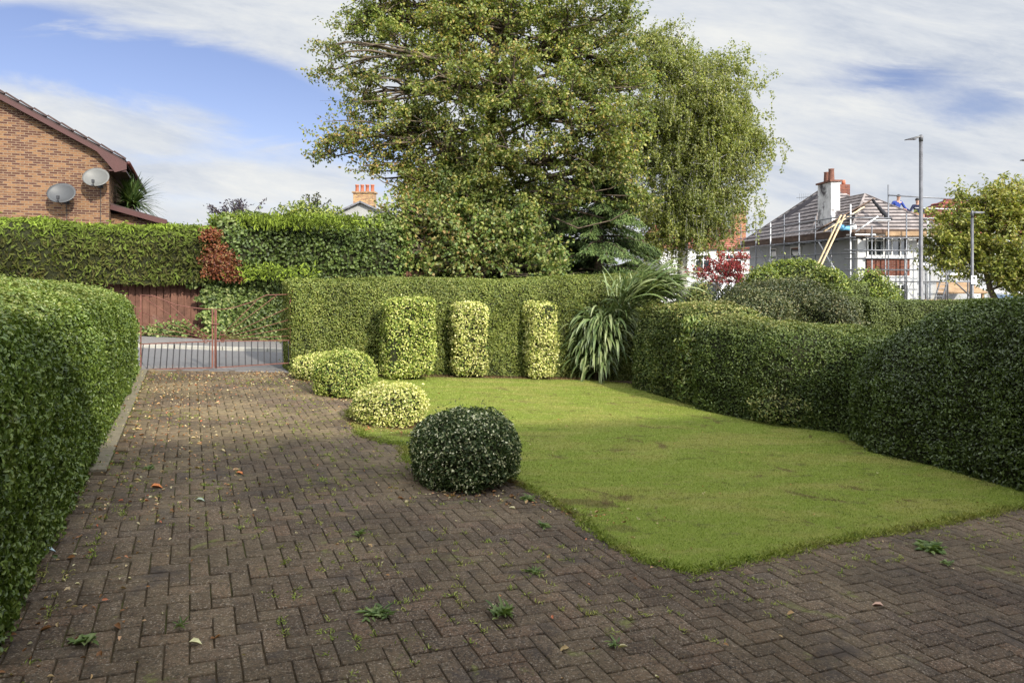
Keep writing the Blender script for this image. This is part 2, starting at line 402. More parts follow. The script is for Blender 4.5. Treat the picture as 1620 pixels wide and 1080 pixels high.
L_BIRCH = leafmat('birch_leaves', st((.075, .095, .02), (.12, .145, .032), (.17, .195, .045), (.24, .25, .065), (.32, .30, .09)), .45, .34, .4, .3, .6)
L_FIR = leafmat('conifer_needles', st((.02, .034, .012), (.04, .065, .022), (.075, .12, .036), (.13, .18, .055), (.19, .235, .08)), .6, .15, .25, .4, .8)
L_ACER = leafmat('red_maple_leaves', st((.10, .012, .018), (.20, .02, .03), (.30, .045, .045), (.40, .10, .08)), .5, .3, .3, .25, 1.5)
L_CHERRY = leafmat('cherry_leaves', st((.08, .10, .018), (.13, .16, .026), (.22, .24, .045), (.31, .30, .07), (.42, .30, .11)), .4, .3, .45, .3, .8, ((.20, .17, .05), .8, .56, .5))
L_SHRUB = leafmat('yellow_green_shrub_leaves', st((.04, .07, .015), (.09, .13, .022), (.16, .21, .035), (.26, .30, .06), (.40, .40, .12)), .45, .25, .4, .3, 1)
L_DARKS = leafmat('dull_shrub_leaves', st((.022, .03, .012), (.04, .055, .018), (.07, .085, .028), (.12, .13, .05), (.24, .20, .10)), .45, .15, .4, .35, 1.2)
L_BOX = leafmat('box_hedge_leaves', st((.045, .06, .018), (.08, .105, .028), (.12, .15, .038), (.17, .20, .055)), .55, .18, .3, .25, 1.2)
L_PURP = leafmat('purple_leaves', st((.02, .016, .03), (.04, .03, .05), (.07, .055, .07)), .5, .15, .3, .2, 2)
L_CORD = leafmat('cordyline_leaves', st((.03, .055, .018), (.06, .10, .03), (.12, .16, .05)), .45, .2, .4, .2, 2)
L_WEED = leafmat('weed_leaves', st((.06, .10, .03), (.12, .17, .05), (.20, .24, .09)), .5, .25, .3, .2, 4)
L_DEAD = leafmat('fallen_leaves', st((.16, .07, .025), (.30, .14, .05), (.42, .30, .14), (.55, .50, .30), (.48, .12, .05)), .6, .15, .3, .2, 4)
# phormium: sword leaves with a paler keel
FLAX = leafmat('flax_leaves', st((.06, .095, .03), (.105, .15, .05), (.17, .215, .085), (.27, .30, .14)), .42, .18, .45, .15, 2)

def ground_mat():
    m, nt, b = newmat('soil', .95, .1); p = pos(nt)
    c = ramp(nt, noise(nt, p, 9, 6, .7), [(.3, (.035, .024, .016)), (.55, (.075, .05, .034)), (.75, (.13, .09, .06))])
    c = mixc(nt, mapr(nt, noise(nt, p, .25, 4), .45, .6), c, ramp(nt, noise(nt, p, 14, 4), [(.3, (.05, .075, .02)), (.7, (.09, .12, .035))]))
    nt.links.new(c, b.inputs['Base Color']); bump(nt, b, noise(nt, p, 30, 5), .8, .03); return m
def mask_soft(nt, p, sc, a, w): return mapr(nt, noise(nt, p, sc, 5, .6), a, a+w)
def paver_mat():
    m, nt, b = newmat('clay_pavers', .85, .25); p = pos(nt); r = attr(nt)
    c = ramp(nt, r, [(0, (.052, .032, .020)), (.35, (.073, .047, .029)), (.65, (.088, .060, .038)), (.85, (.104, .062, .037)), (1, (.062, .044, .033))])
    sp = noise(nt, p, 95, 3, .75)                      # exposed grit
    c = mixc(nt, mapr(nt, sp, .53, .66, 0, .85), c, (.30, .255, .205))
    c = mixc(nt, mapr(nt, noise(nt, p, 62, 3, .75), .49, .60, 0, .85), c, (.018, .014, .011))
    c = mixc(nt, mapr(nt, noise(nt, p, 42, 4, .7), .50, .68, 0, .5), c, (.055, .046, .036))
    # lichen and moss drifts; far end also paled, sunlight put into the colour
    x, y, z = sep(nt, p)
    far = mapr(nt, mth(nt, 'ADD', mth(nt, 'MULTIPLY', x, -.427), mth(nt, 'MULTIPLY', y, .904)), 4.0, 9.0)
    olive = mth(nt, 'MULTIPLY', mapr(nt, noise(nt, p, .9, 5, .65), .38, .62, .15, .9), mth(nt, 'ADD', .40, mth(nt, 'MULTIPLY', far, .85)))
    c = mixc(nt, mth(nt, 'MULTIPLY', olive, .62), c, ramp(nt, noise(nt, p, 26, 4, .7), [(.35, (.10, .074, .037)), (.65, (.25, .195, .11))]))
    c = mixc(nt, mapr(nt, noise(nt, p, 2.3, 6, .7, .4), .55, .68, 0, .75), c, (.042, .033, .028))
    dk = mapr(nt, noise(nt, p, .75, 5, .6, .4), .35, .65, .72, 1.22); c = mixc(nt, 1.0, c, comb(nt, dk, dk, dk), 'MULTIPLY')
    c = mixc(nt, mapr(nt, noise(nt, p, 3.1, 7, .75, .6), .60, .68, 0, .75), c, ramp(nt, noise(nt, p, 50, 3), [(.3, (.08, .085, .022)), (.7, (.17, .17, .055))]))
    nt.links.new(c, b.inputs['Base Color'])
    h = mth(nt, 'ADD', noise(nt, p, 150, 4, .7), mth(nt, 'MULTIPLY', noise(nt, p, 28, 4), 1.6))
    bump(nt, b, h, .55, .006); return m
def joint_mat():
    m, nt, b = newmat('joint_sand_and_moss', .95, .1); p = pos(nt)
    c = ramp(nt, noise(nt, p, 40, 5, .7), [(.3, (.028, .020, .012)), (.7, (.080, .058, .034))])
    c = mixc(nt, mapr(nt, noise(nt, p, 1.6, 6, .7), .50, .62, 0, .9), c, ramp(nt, noise(nt, p, 60, 3), [(.3, (.035, .045, .012)), (.7, (.10, .11, .03))]))
    nt.links.new(c, b.inputs['Base Color']); bump(nt, b, noise(nt, p, 80, 4), .8, .01); return m
def grass_color(nt, p, fine):
    c = ramp(nt, fine, [(0, (.098, .135, .019)), (.35, (.155, .207, .030)), (.7, (.235, .283, .048)), (1, (.35, .38, .105))])
    # olive, mossy stretches across the middle; vivid green at the near corner
    x, y, z = sep(nt, p); stv = comb(nt, mth(nt, 'ADD', mth(nt, 'MULTIPLY', x, .55), mth(nt, 'MULTIPLY', y, .20)), mth(nt, 'SUBTRACT', mth(nt, 'MULTIPLY', y, 1.7), mth(nt, 'MULTIPLY', x, .6)), 0.0)
    c = mixc(nt, mapr(nt, noise(nt, stv, .95, 6, .65, .4), .44, .62, 0, .75), c, ramp(nt, fine, [(0, (.14, .135, .034)), (.5, (.265, .255, .066)), (1, (.43, .40, .14))]))
    c = mixc(nt, mapr(nt, noise(nt, stv, 3.4, 7, .75, .3), .55, .66, 0, .75), c, ramp(nt, fine, [(0, (.055, .06, .016)), (1, (.14, .13, .042))]))
    c = mixc(nt, mapr(nt, noise(nt, stv, 6.0, 5, .7, .2), .52, .62, 0, .28), c, ramp(nt, fine, [(0, (.20, .19, .06)), (1, (.46, .42, .18))]))
    c = mixc(nt, mapr(nt, noise(nt, p, 1.9, 8, .8, .5), .565, .64, 0, .85), c, ramp(nt, fine, [(0, (.07, .045, .022)), (1, (.19, .135, .06))]))
    # bare soil: round the feet of the mound shrubs, along the hedge foot, worn spots by the paving
    nz = noise(nt, p, 7, 5, .7)
    wx, wy = mth(nt, 'ADD', x, mth(nt, 'MULTIPLY', mth(nt, 'SUBTRACT', nz, .5), .35)), mth(nt, 'ADD', y, mth(nt, 'MULTIPLY', mth(nt, 'SUBTRACT', nz, .5), .35))
    tot = None
    for (cx_, cy_, rx_, ry_, k_) in SOILSPOTS:
        a = mth(nt, 'DIVIDE', mth(nt, 'SUBTRACT', wx, cx_), rx_); b_ = mth(nt, 'DIVIDE', mth(nt, 'SUBTRACT', wy, cy_), ry_)
        e = mth(nt, 'MULTIPLY', mapr(nt, mth(nt, 'ADD', mth(nt, 'MULTIPLY', a, a), mth(nt, 'MULTIPLY', b_, b_)), .6, 1.25, 1.0, 0.0), k_)
        tot = e if tot is None else mth(nt, 'MAXIMUM', tot, e)
    vv = mth(nt, 'ADD', mth(nt, 'MULTIPLY', wx, -.427), mth(nt, 'MULTIPLY', wy, .904))
    tot = mth(nt, 'MAXIMUM', tot, mapr(nt, vv, 12.0, 12.2, 0, .9))
    c = mixc(nt, tot, c, ramp(nt, fine, [(0, (.045, .026, .016)), (1, (.15, .085, .05))]))
    return c
def spot(px, py, rx, ry, k=.9):
    q = P(px, py); return (float(q[0]), float(q[1]), rx, ry, k)
SOILSPOTS = [spot(616, 668, .55, .42), spot(546, 624, .5, .45), spot(739, 765, .50, .45), spot(930, 797, .30, .10, .6), spot(985, 838, .14, .08, .4), spot(660, 690, .3, .1, .6)]
def turf_mat():
    m, nt, b = newmat('moss_and_thatch', .95, .1); p = pos(nt)
    c = grass_color(nt, p, noise(nt, p, 70, 4, .7)); c = mixc(nt, .25, c, (.05, .05, .018))
    nt.links.new(c, b.inputs['Base Color']); bump(nt, b, noise(nt, p, 60, 5, .7), .8, .02); return m
def blade_mat():
    m, nt, b = newmat('grass_blades', .6, .25); p = pos(nt); c = grass_color(nt, p, attr(nt))
    nt.links.new(c, b.inputs['Base Color'])
    tr = nt.nodes.new('ShaderNodeBsdfTranslucent'); nt.links.new(mixc(nt, 1.0, c, (1.5, 1.6, .8), 'MULTIPLY'), tr.inputs[0])
    mx = nt.nodes.new('ShaderNodeMixShader'); mx.inputs[0].default_value = .25
    nt.links.new(b.outputs[0], mx.inputs[1]); nt.links.new(tr.outputs[0], mx.inputs[2])
    nt.links.new(mx.outputs[0], nt.nodes['Material Output'].inputs[0]); return m
def brickmat(name, c1, c2, c3, mortar, bw=.225, bh=.075, sw='xz', patch=None):
    m, nt, b = newmat(name, .85, .2); x, y, z = sep(nt, objc(nt))
    hx = mth(nt, 'ADD', x, y)
    vv = comb(nt, hx, z, 0.0)
    br = nt.nodes.new('ShaderNodeTexBrick'); nt.links.new(vv, br.inputs['Vector'])
    br.inputs['Scale'].default_value = 1; br.inputs['Brick Width'].default_value = bw; br.inputs['Row Height'].default_value = bh
    br.inputs['Mortar Size'].default_value = .010; br.inputs['Mortar Smooth'].default_value = .2; br.inputs['Bias'].default_value = 0
    br.offset = .5
    br.inputs['Color1'].default_value = (0, 0, 0, 1); br.inputs['Color2'].default_value = (1, 1, 1, 1); br.inputs['Mortar'].default_value = (.5, .5, .5, 1)
    f = mth(nt, 'ADD', mth(nt, 'MULTIPLY', sep(nt, br.outputs['Color'])[0], .65), mth(nt, 'MULTIPLY', noise(nt, comb(nt, mth(nt, 'MULTIPLY', hx, 3.2), mth(nt, 'MULTIPLY', z, 9.0), 0.0), 1.4, 4, .7), .7))
    c = ramp(nt, f, [(.22, c1), (.42, c2), (.62, c3), (.85, tuple(q*.55 for q in c1)), (1, c2)])
    c = mixc(nt, br.outputs['Fac'], c, mortar)
    nt.links.new(c, b.inputs['Base Color']); bump(nt, b, mth(nt, 'SUBTRACT', 1.0, br.outputs['Fac']), .5, .01); return m
BRICKH = brickmat('multi_tone_brick', (.125, .052, .034), (.215, .115, .055), (.075, .034, .026), (.19, .135, .09), .195, .066)
BRICKR = brickmat('red_brick', (.17, .05, .032), (.22, .07, .04), (.13, .04, .028), (.16, .11, .09))
BRICKO = brickmat('orange_brick', (.27, .10, .055), (.35, .15, .075), (.22, .08, .045), (.35, .22, .15))
RENDER = plain('white_painted_render', (.60, .60, .60), .8, .25, .07, 1.5, bmp=.2, dirt=((.52, .51, .48), .60))
RENDERG = plain('grey_render', (.36, .37, .39), .85, .2, .12, 1.2, bmp=.25, dirt=((.36, .35, .33), .58))
STAINW = plain('flaking_white_render', (.58, .575, .57), .85, .2, .25, 2.5, bmp=.3, dirt=((.06, .05, .055), .465))
WINW = plain('white_window_frame', (.80, .80, .79), .4, .4, .05, 5)
def glassm():
    m, nt, b = newmat('window_glass', .05, .8)
    nt.links.new(ramp(nt, noise(nt, objc(nt), 1.6, 3), [(.4, (.012, .015, .018)), (.6, (.05, .06, .07))]), b.inputs['Base Color']); return m
GLASS = glassm()
FASCIA = plain('brown_fascia', (.052, .014, .012), .5, .35, .12, 3)
TILED = plain('dark_roof_tiles', (.055, .036, .034), .8, .2, .35, 5, bmp=.5)
TILER = plain('red_roof_tiles', (.25, .10, .07), .85, .2, .35, 4, bmp=.5)
FELT = plain('roof_felt', (.055, .048, .052), .85, .2, .30, 2.2)
FELTR = plain('faded_red_underlay', (.09, .03, .028), .85, .2, .30, 2.5)
BATTEN = plain('weathered_batten', (.235, .205, .195), .85, .2, .40, 3.0)
BATTENR = plain('new_batten', (.27, .085, .06), .85, .2, .35, 3.0)
BOARD = plain('scaffold_board', (.30, .20, .12), .85, .2, .35, 3.0, bmp=.3)
BOARDD = plain('dark_wet_board', (.085, .055, .04), .8, .25, .4, 2.0)
PLANK = plain('new_pine_plank', (.62, .46, .27), .7, .25, .15, 3)
TUBE = plain('galvanised_tube', (.17, .175, .19), .45, .5, .25, 6, metal=.6)
TUBEW = plain('pale_scaffold_tube', (.58, .59, .60), .5, .5, .2, 6, metal=.35)
LAMPG = plain('galvanised_lamp_post', (.115, .115, .125), .5, .5, .3, 4, metal=.5, dirt=((.16, .16, .17), .58))
BLACK = plain('black_paint', (.022, .022, .026), .45, .5, .2, 8)
DISH = plain('satellite_dish_grey', (.05, .052, .055), .5, .4, .08, 3)
DISHW = plain('satellite_dish_pale', (.105, .105, .10), .5, .4, .08, 3)
GATEP = plain('rusty_pink_gate_paint', (.13, .05, .036), .65, .35, .3, 25, bmp=.3, dirt=((.20, .075, .045), .55))
GATEB = plain('dark_gate_bars', (.035, .035, .04), .6, .4, .3, 20, dirt=((.16, .07, .05), .60))
FENCEM = plain('stained_fence_boards', (.105, .052, .036), .85, .2, .45, 3.5, bmp=.4, dirt=((.17, .11, .085), .56))
ASPH = plain('asphalt', (.135, .132, .135), .9, .2, .16, 22, bmp=.4, dirt=((.09, .087, .085), .60))
PAVE = plain('pavement_asphalt', (.17, .16, .155), .9, .2, .18, 18, bmp=.4, dirt=((.12, .09, .06), .56))
CONC = plain('concrete_edging', (.155, .135, .095), .85, .2, .22, 14, bmp=.5, dirt=((.14, .125, .07), .53))
KERBM = plain('kerb_stone', (.27, .26, .23), .85, .2, .18, 10, bmp=.3, dirt=((.15, .14, .09), .62))
TERRA = plain('terracotta_pot', (.36, .12, .07), .8, .2, .25, 6)
POTD = plain('sooty_chimney_pot', (.16, .075, .055), .85, .2, .35, 6)
SKIN = plain('skin', (.42, .25, .18), .55, .4, .05, 8)
HAIR = plain('dark_hair', (.02, .016, .013), .7, .3, .2, 30)
BLUEC = plain('blue_work_sweatshirt', (.035, .06, .24), .85, .1, .15, 12)
NAVYC = plain('navy_work_shirt', (.02, .022, .05), .85, .1, .15, 12)
TROUS = plain('dark_work_trousers', (.022, .022, .025), .85, .1, .2, 12)
VANW = plain('white_van_paint', (.78, .79, .80), .3, .5, .03, 3)
CARS = plain('silver_car_paint', (.55, .56, .60), .3, .6, .03, 3, metal=.4)
TYRE = plain('tyre_rubber', (.02, .02, .02), .8, .3, .1, 10)
SHEET = plain('blue_tarpaulin', (.10, .32, .52), .5, .4, .3, 6)
COAT = plain('black_plastic_sheet', (.015, .014, .017), .6, .4, .3, 10)
CREAMR = plain('pale_grey_gable_render', (.30, .30, .295), .85, .2, .1, 2, dirt=((.36, .35, .33), .55))
# ---------------------------------------------------------------- ground, drive, lawn, road
def sheet(name, pts, mat_, off, cell=.5, kind='structure', parent=None, thick=0):
    """grid-filled polygon following the garden ground"""
    import bmesh
    from mathutils.geometry import delaunay_2d_cdt
    pts = [tuple(p[:2]) for p in pts]
    # resample boundary
    B = []
    for i in range(len(pts)):
        a, b = np.array(pts[i]), np.array(pts[(i+1) % len(pts)]); k = max(1, int(np.linalg.norm(b-a)/cell))
        for j in range(k): B.append(a+(b-a)*j/k)
    B = np.array(B); x0, y0 = B.min(0); x1, y1 = B.max(0)
    gx, gy = np.meshgrid(np.arange(x0+cell/2, x1, cell), np.arange(y0+cell/2, y1, cell)); G = np.stack([gx.ravel(), gy.ravel()], 1)
    G = G[inpoly(G, B)]
    from_ = [Vector(p) for p in B]+[Vector(p) for p in G]; n = len(B)
    vs, es, fs, *_ = delaunay_2d_cdt(from_, [], [list(range(n))], 1, 1e-5)
    V = [(p.x, p.y, float(g(p.x, p.y))+off) for p in vs]
    me = bpy.data.meshes.new(name); me.from_pydata(V, [], [tuple(f) for f in fs]); me.materials.append(mat_); me.update()
    if len(me.polygons) and me.polygons[0].normal.z < 0: me.flip_normals()
    o = bpy.data.objects.new(name, me); COL.objects.link(o)
    if parent: o.parent = parent
    return tag(o, kind=kind)
def inpoly(Q, poly):
    x, y = Q[:, 0], Q[:, 1]; c = np.zeros(len(Q), bool); n = len(poly)
    for i in range(n):
        x1, y1 = poly[i][:2]; x2, y2 = poly[(i+1) % n][:2]
        m = ((y1 > y) != (y2 > y)) & (x < (x2-x1)*(y-y1)/((y2-y1) if y2 != y1 else 1e-9)+x1); c ^= m
    return c
def dist_poly(Q, poly):
    d = np.full(len(Q), 1e9); n = len(poly)
    for i in range(n):
        a = np.array(poly[i][:2]); b = np.array(poly[(i+1) % n][:2]); ab = b-a
        t = np.clip(((Q-a)@ab)/(ab@ab), 0, 1); d = np.minimum(d, np.linalg.norm(Q-(a+t[:, None]*ab), axis=1))
    return d
# terrain to the horizon
gx = np.unique(np.concatenate([np.linspace(-900, -30, 12), np.linspace(-30, 40, 71), np.linspace(40, 900, 12)]))
gy = np.unique(np.concatenate([np.linspace(-300, -12, 6), np.linspace(-12, 60, 73), np.linspace(60, 1200, 14)]))
X, Y = np.meshgrid(gx, gy); nxg = len(gx)
Vt = np.stack([X.ravel(), Y.ravel(), g(X, Y).ravel()-.035], 1)
i = np.arange(len(gy)-1)[:, None]*nxg; j = np.arange(nxg-1)[None]
tag(rawmesh('ground', Vt, [(np.stack([i+j, i+j+1, i+j+nxg+1, i+j+nxg], -1).reshape(-1, 4), 0, None)], [ground_mat()]), kind='structure')

LAWNPX = [(600, 603), (588, 632), (556, 652), (566, 690), (606, 700), (640, 702), (634, 722), (665, 740), (760, 748), (848, 776), (905, 812), (962, 852), (1028, 892), (1100, 908), (1180, 886), (1300, 862), (1400, 843), (1500, 824), (1640, 800)]
LAWN = [P(*p)[:2] for p in LAWNPX]
LAWN += [P(1640, 770)[:2]+np.array([.4, .1]), P(1460, 725)[:2]+np.array([.45, .2]), P(1340, 684)[:2]+np.array([.4, .3]), P(1200, 657)[:2]+np.array([.2, .3]), P(1095, 634)[:2]+np.array([.1, .3]), P(1010, 612)[:2]+np.array([.1, .2])]
LAWN += [UV(7.2, 12.35), UV(2.9, 12.3)]
LAWN = np.array(LAWN)
# loosen the lawn's cut edge
def loosen(poly, amp=.05, cell=.12):
    out = []
    for i in range(len(poly)):
        a, b = poly[i], poly[(i+1) % len(poly)]; k = max(1, int(np.linalg.norm(b-a)/cell))
        for j in range(k):
            p = a+(b-a)*j/k; q = np.array([[p[0], p[1], 0.3]]); out.append(p+np.array([wob3(q, 4.)[0], wob3(q+7, 4.)[0]])*amp+np.array([wob3(q, 17.)[0], wob3(q+7, 17.)[0]])*amp*.5)
    return np.array(out)
LAWN = loosen(LAWN)
sheet('lawn', LAWN, turf_mat(), .006, .4)
# drive bed
U0 = -.80
bed = [UV(U0, -1.5), UV(14, -1.5), UV(14, 4.5), UV(7.4, 8.2), UV(4, 12.28), UV(1.8, 12.42), UV(U0, 12.42)]
sheet('drive_bed', bed, joint_mat(), -.012, .5)
# herringbone pavers as real blocks
w = .1
cells = []
ui = np.arange(0, 148); vi = np.arange(-15, 125)
A_, B_ = np.meshgrid(ui, vi); A_, B_ = A_.ravel(), B_.ravel(); k = (A_-B_) % 4
ho = k == 0; ve = k == 2
rect = np.concatenate([np.stack([A_[ho], B_[ho], A_[ho]+2, B_[ho]+1], 1), np.stack([A_[ve], B_[ve]-1, A_[ve]+1, B_[ve]+1], 1)]).astype(float)*w
rect[:, [0, 2]] += U0
cen = (rect[:, :2]+rect[:, 2:])/2
cxy = cen[:, :1]*BV+cen[:, 1:]*AV
bedp = np.array(bed); inl = inpoly(cxy, LAWN); dl = dist_poly(cxy, LAWN)
keep = inpoly(cxy, bedp) & ~(inl & (dl > .12)) & (rect[:, 0] >= U0-.001) & ~((rect[:, 0] < -.62) & (rect[:, 3] > 6.35)) & ~((cxy[:, 0] > 7.5))
# keep only what can be seen or nearly
keep &= (cxy[:, 1] > .3)
rect = rect[keep]; n = len(rect)
gap = .0020*(1+rng.random((n, 4))*1.6)
ru = rect+np.stack([gap[:, 0], gap[:, 1], -gap[:, 2], -gap[:, 3]], 1)
ch = .005
rot = rng.normal(size=n)*.006
def corner(r, ins):
    c = np.stack([np.stack([r[:, 0]+ins, r[:, 1]+ins], 1), np.stack([r[:, 2]-ins, r[:, 1]+ins], 1), np.stack([r[:, 2]-ins, r[:, 3]-ins], 1), np.stack([r[:, 0]+ins, r[:, 3]-ins], 1)], 1)
    m = c.mean(1, keepdims=True); d = c-m; cr, sr = np.cos(rot)[:, None], np.sin(rot)[:, None]
    return m+np.stack([d[..., 0]*cr-d[..., 1]*sr, d[..., 0]*sr+d[..., 1]*cr], -1)
tilt = rng.normal(size=(n, 2))*.009; hz = rng.normal(size=n)*.0015
def toz(c, dz):
    xy = c[..., :1]*BV+c[..., 1:]*AV; m = c.mean(1, keepdims=True)
    z = g(xy[..., 0], xy[..., 1])+dz+hz[:, None]+((c-m)*tilt[:, None]).sum(-1)
    # gentle settlement of the whole surface
    z += wob3(np.concatenate([xy.reshape(-1, 2), np.zeros((xy.shape[0]*4, 1))], 1), 1.3).reshape(z.shape)*.004
    return np.concatenate([xy, z[..., None]], -1)
Vp = np.concatenate([toz(corner(ru, 0), -.018), toz(corner(ru, 0), -.0035), toz(corner(ru, ch), 0)], 1).reshape(-1, 3)
b = np.arange(n)[:, None]*12
qs = [[8, 9, 10, 11]]+[[4+i_, 4+(i_+1) % 4, 8+(i_+1) % 4, 8+i_] for i_ in range(4)]+[[i_, (i_+1) % 4, 4+(i_+1) % 4, 4+i_] for i_ in range(4)]
rp = rng.random(n)
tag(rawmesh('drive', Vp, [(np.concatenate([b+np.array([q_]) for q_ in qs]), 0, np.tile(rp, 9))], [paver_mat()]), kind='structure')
# concrete edging along the left hedge
mb = MB()
for k_ in range(7):
    v0 = 6.36+k_*.86; v1 = v0+.852
    c = [UV(-.755, v0), UV(-.606, v0), UV(-.606, v1), UV(-.755, v1)]; dz = .004*random.random()
    vs = [(p[0], p[1], float(g(*p))-.03) for p in c]+[(p[0], p[1], float(g(*p))+.008+dz) for p in c]
    mb.add(vs, [(4, 5, 6, 7), (0, 1, 5, 4), (1, 2, 6, 5), (2, 3, 7, 6), (3, 0, 4, 7)])
tag(mb.build('kerb', CONC, bevel=.006), kind='structure')
# grass: one blade is a thin upright triangle
def blades(name, poly, dens, h0, w0, near=4.0):
    x0, y0 = poly.min(0); x1, y1 = poly.max(0)
    N_ = int((x1-x0)*(y1-y0)*dens); Q = np.stack([x0+rng.random(N_)*(x1-x0), y0+rng.random(N_)*(y1-y0)], 1)
    d = np.hypot(Q[:, 0], Q[:, 1]); Q = Q[rng.random(N_) < np.clip((near/d)**1.0, .25, 1)]
    thin = wob3(np.concatenate([Q, np.zeros((len(Q), 1))], 1), 6.0)
    Q = Q[thin+rng.random(len(Q))*1.6 > -.35]
    Q = Q[inpoly(Q, poly)]; n = len(Q); d = np.hypot(Q[:, 0], Q[:, 1])
    s = np.clip(d/near, 1, 3.0)**.6; z = g(Q[:, 0], Q[:, 1])+.004
    a = rng.random(n)*6.28; ww = w0*s*(.7+.6*rng.random(n)); hh = h0*(.5+.8*rng.random(n))*(1+.15*s)
    lean = rng.normal(size=(n, 2))*hh[:, None]*.55
    V = np.stack([np.c_[Q[:, 0]-np.cos(a)*ww/2, Q[:, 1]-np.sin(a)*ww/2, z], np.c_[Q[:, 0]+np.cos(a)*ww/2, Q[:, 1]+np.sin(a)*ww/2, z], np.c_[Q+lean, z+hh]], 1)
    return rawmesh(name, V.reshape(-1, 3), [(np.arange(n*3).reshape(-1, 3), 0, rng.random(n))], [BLADE])
BLADE = blade_mat()
grow = []
cL = LAWN.mean(0)
tag(blades('grass', LAWN+(LAWN-cL)/np.linalg.norm(LAWN-cL, axis=1, keepdims=True)*.02, 10500, .0125, .0042), kind='stuff')

# road, kerb and pavement beyond the gate
def strip(name, u0, u1, v0, v1, off, m, cell=1.0):
    return sheet(name, [UV(u0, v0), UV(u1, v0), UV(u1, v1), UV(u0, v1)], m, off, cell)
strip('road', -14, 60, 13.0, 15.85, -.02, ASPH)
strip('apron', -3, 4, 12.42, 13.0, -.012, PAVE, .5)
strip('pavement', -14, 60, 16.0, 17.75, .045, PAVE)
mb = MB()
for k_ in range(80):
    u0 = -14+k_*.915
    c = [UV(u0, 15.85), UV(u0+.905, 15.85), UV(u0+.905, 15.998), UV(u0, 15.998)]
    vs = [(p[0], p[1], float(g(*p))-.03) for p in c]+[(p[0], p[1], float(g(*p))+.055) for p in c]
    mb.add(vs, [(4, 5, 6, 7), (0, 1, 5, 4), (1, 2, 6, 5), (2, 3, 7, 6), (3, 0, 4, 7)])
tag(mb.build('road_kerb', KERBM, bevel=.012), kind='structure')
# ---------------------------------------------------------------- hedges and shrubs
def gz(x, y): return float(g(x, y))
# left hedge: along the drive, from beside the camera to the gate
sta = []
for v_, zt in ((-.8, 1.50), (2, 1.49), (4, 1.47), (7, 1.42), (10, 1.35), (11.4, 1.31), (12.25, 1.26)):
    x, y = UV(-1.66, v_); sta.append((x, y, .93, gz(x, y)-.06, zt))
V, Q = loft(sta, p=5.5, nr=44, lump=.026, lsc=1.3, capA=False, capr=.45, step=.12)
uu_, vv_ = uvof(V[:, 0], V[:, 1]); V[:, 2] += np.clip((V[:, 2]-.7)/.5, 0, 1)*np.clip((-.75-uu_)/1.6, 0, 1)*(.12+.12*np.clip(vv_/11, 0, 1))
o = leafy('clipped_hedge', V, Q, .026, .015, 2.3, [L_LEFT, TWIG], depth=.03, njit=.6, up=.35, rfun=lambda p_, N, r: np.clip(r*.85+.28*np.clip((N[:, 2]-.45)/.4, 0, 1), 0, 1), size_by_dist=.045, cap=430000, back=.12)  # upward leaves lightened: the sunlit hedge top is put into their colour
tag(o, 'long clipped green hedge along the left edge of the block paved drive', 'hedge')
# back hedge: along the road boundary
sta = []
for px, top in ((0, 0),):
    pass
for u_, zt in ((1.60, 1.47), (3.2, 1.47), (4.6, 1.46), (5.6, 1.42), (6.3, 1.43), (7.2, 1.50), (8.6, 1.53), (9.6, 1.53)):
    x, y = UV(u_, 13.02); sta.append((x, y, .58, gz(x, y)-.04, zt))
V, Q = loft(sta, p=7, nr=36, lump=.03, lsc=1.5, capr=.12, step=.12)
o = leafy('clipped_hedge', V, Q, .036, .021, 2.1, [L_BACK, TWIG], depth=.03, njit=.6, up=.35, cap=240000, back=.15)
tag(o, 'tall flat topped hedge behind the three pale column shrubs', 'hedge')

# three clipped variegated columns in front of it
def column(px, py, pw, ph_top, d, dep, lab, mt, taper=0.0, lean=0.0, L=.042):
    c = np.array([(px-CX)/F*d, d]); wd = pw/F*d/2; zt = HC+(HZ-ph_top)/F*d; z0 = gz(*c)
    nu, nv = 36, 26; V = []
    hs = np.linspace(0, 1, nv)
    for h in hs:
        r = (1-max(0, (h-.95)/.05)**2.5*.16)*(1-max(0, (.06-h)/.06)*.25)*(1+taper*(.5-h))
        for kk in range(nu):
            a = 2*pi*kk/nu; e = 2/8
            X_ = np.sign(cos(a))*abs(cos(a))**e*wd*r; Y_ = np.sign(sin(a))*abs(sin(a))**e*dep*r
            q = BV*X_+AV*Y_
            V.append((c[0]+q[0]+lean*h, c[1]+q[1], z0+.07+(zt-z0-.07)*h))
    # closed top
    for s_ in (.66, .33, .04):
        for kk in range(nu):
            b_ = V[(nv-1)*nu+kk]; V.append((c[0]+lean+(b_[0]-c[0]-lean)*s_, c[1]+(b_[1]-c[1])*s_, zt+.012*(1-s_)))
    V = np.array(V); m = nv+3
    i = np.arange(m-1)[:, None]*nu; j = np.arange(nu)[None]; j2 = (j+1) % nu
    Q = np.stack([i+j, i+j2, i+j2+nu, i+j+nu], -1).reshape(-1, 4)
    dd = V-np.array([c[0], c[1], 0]); dd[:, 2] = 0; dd = norm(dd+1e-6); V = V+dd*(wob3(V, 5)*.022+wob3(V+2, 12)*.012)[:, None]
    root = empty('column_shrub', (0, 0, 0), 0, lab, 'shrub', 'clipped variegated columns')
    leafy('foliage', V, Q, L, L*.62, 1.9, [mt, TWIG], depth=.04, njit=.75, up=.2, parent=root)
    tb = MB()
    for s_ in range(3):
        q = c+rng.normal(size=2)*.06
        tb.tube([(q[0], q[1], z0-.05), (q[0]*.5+c[0]*.5, q[1]*.5+c[1]*.5, z0+.35)], [.022, .014], 6)
    tb.build('stem', BARK, root, True)
column(643, 600, 76, 473, 12.25, .30, 'widest golden green clipped column shrub, nearest the drive end of the hedge', L_COL2, .10, .05)
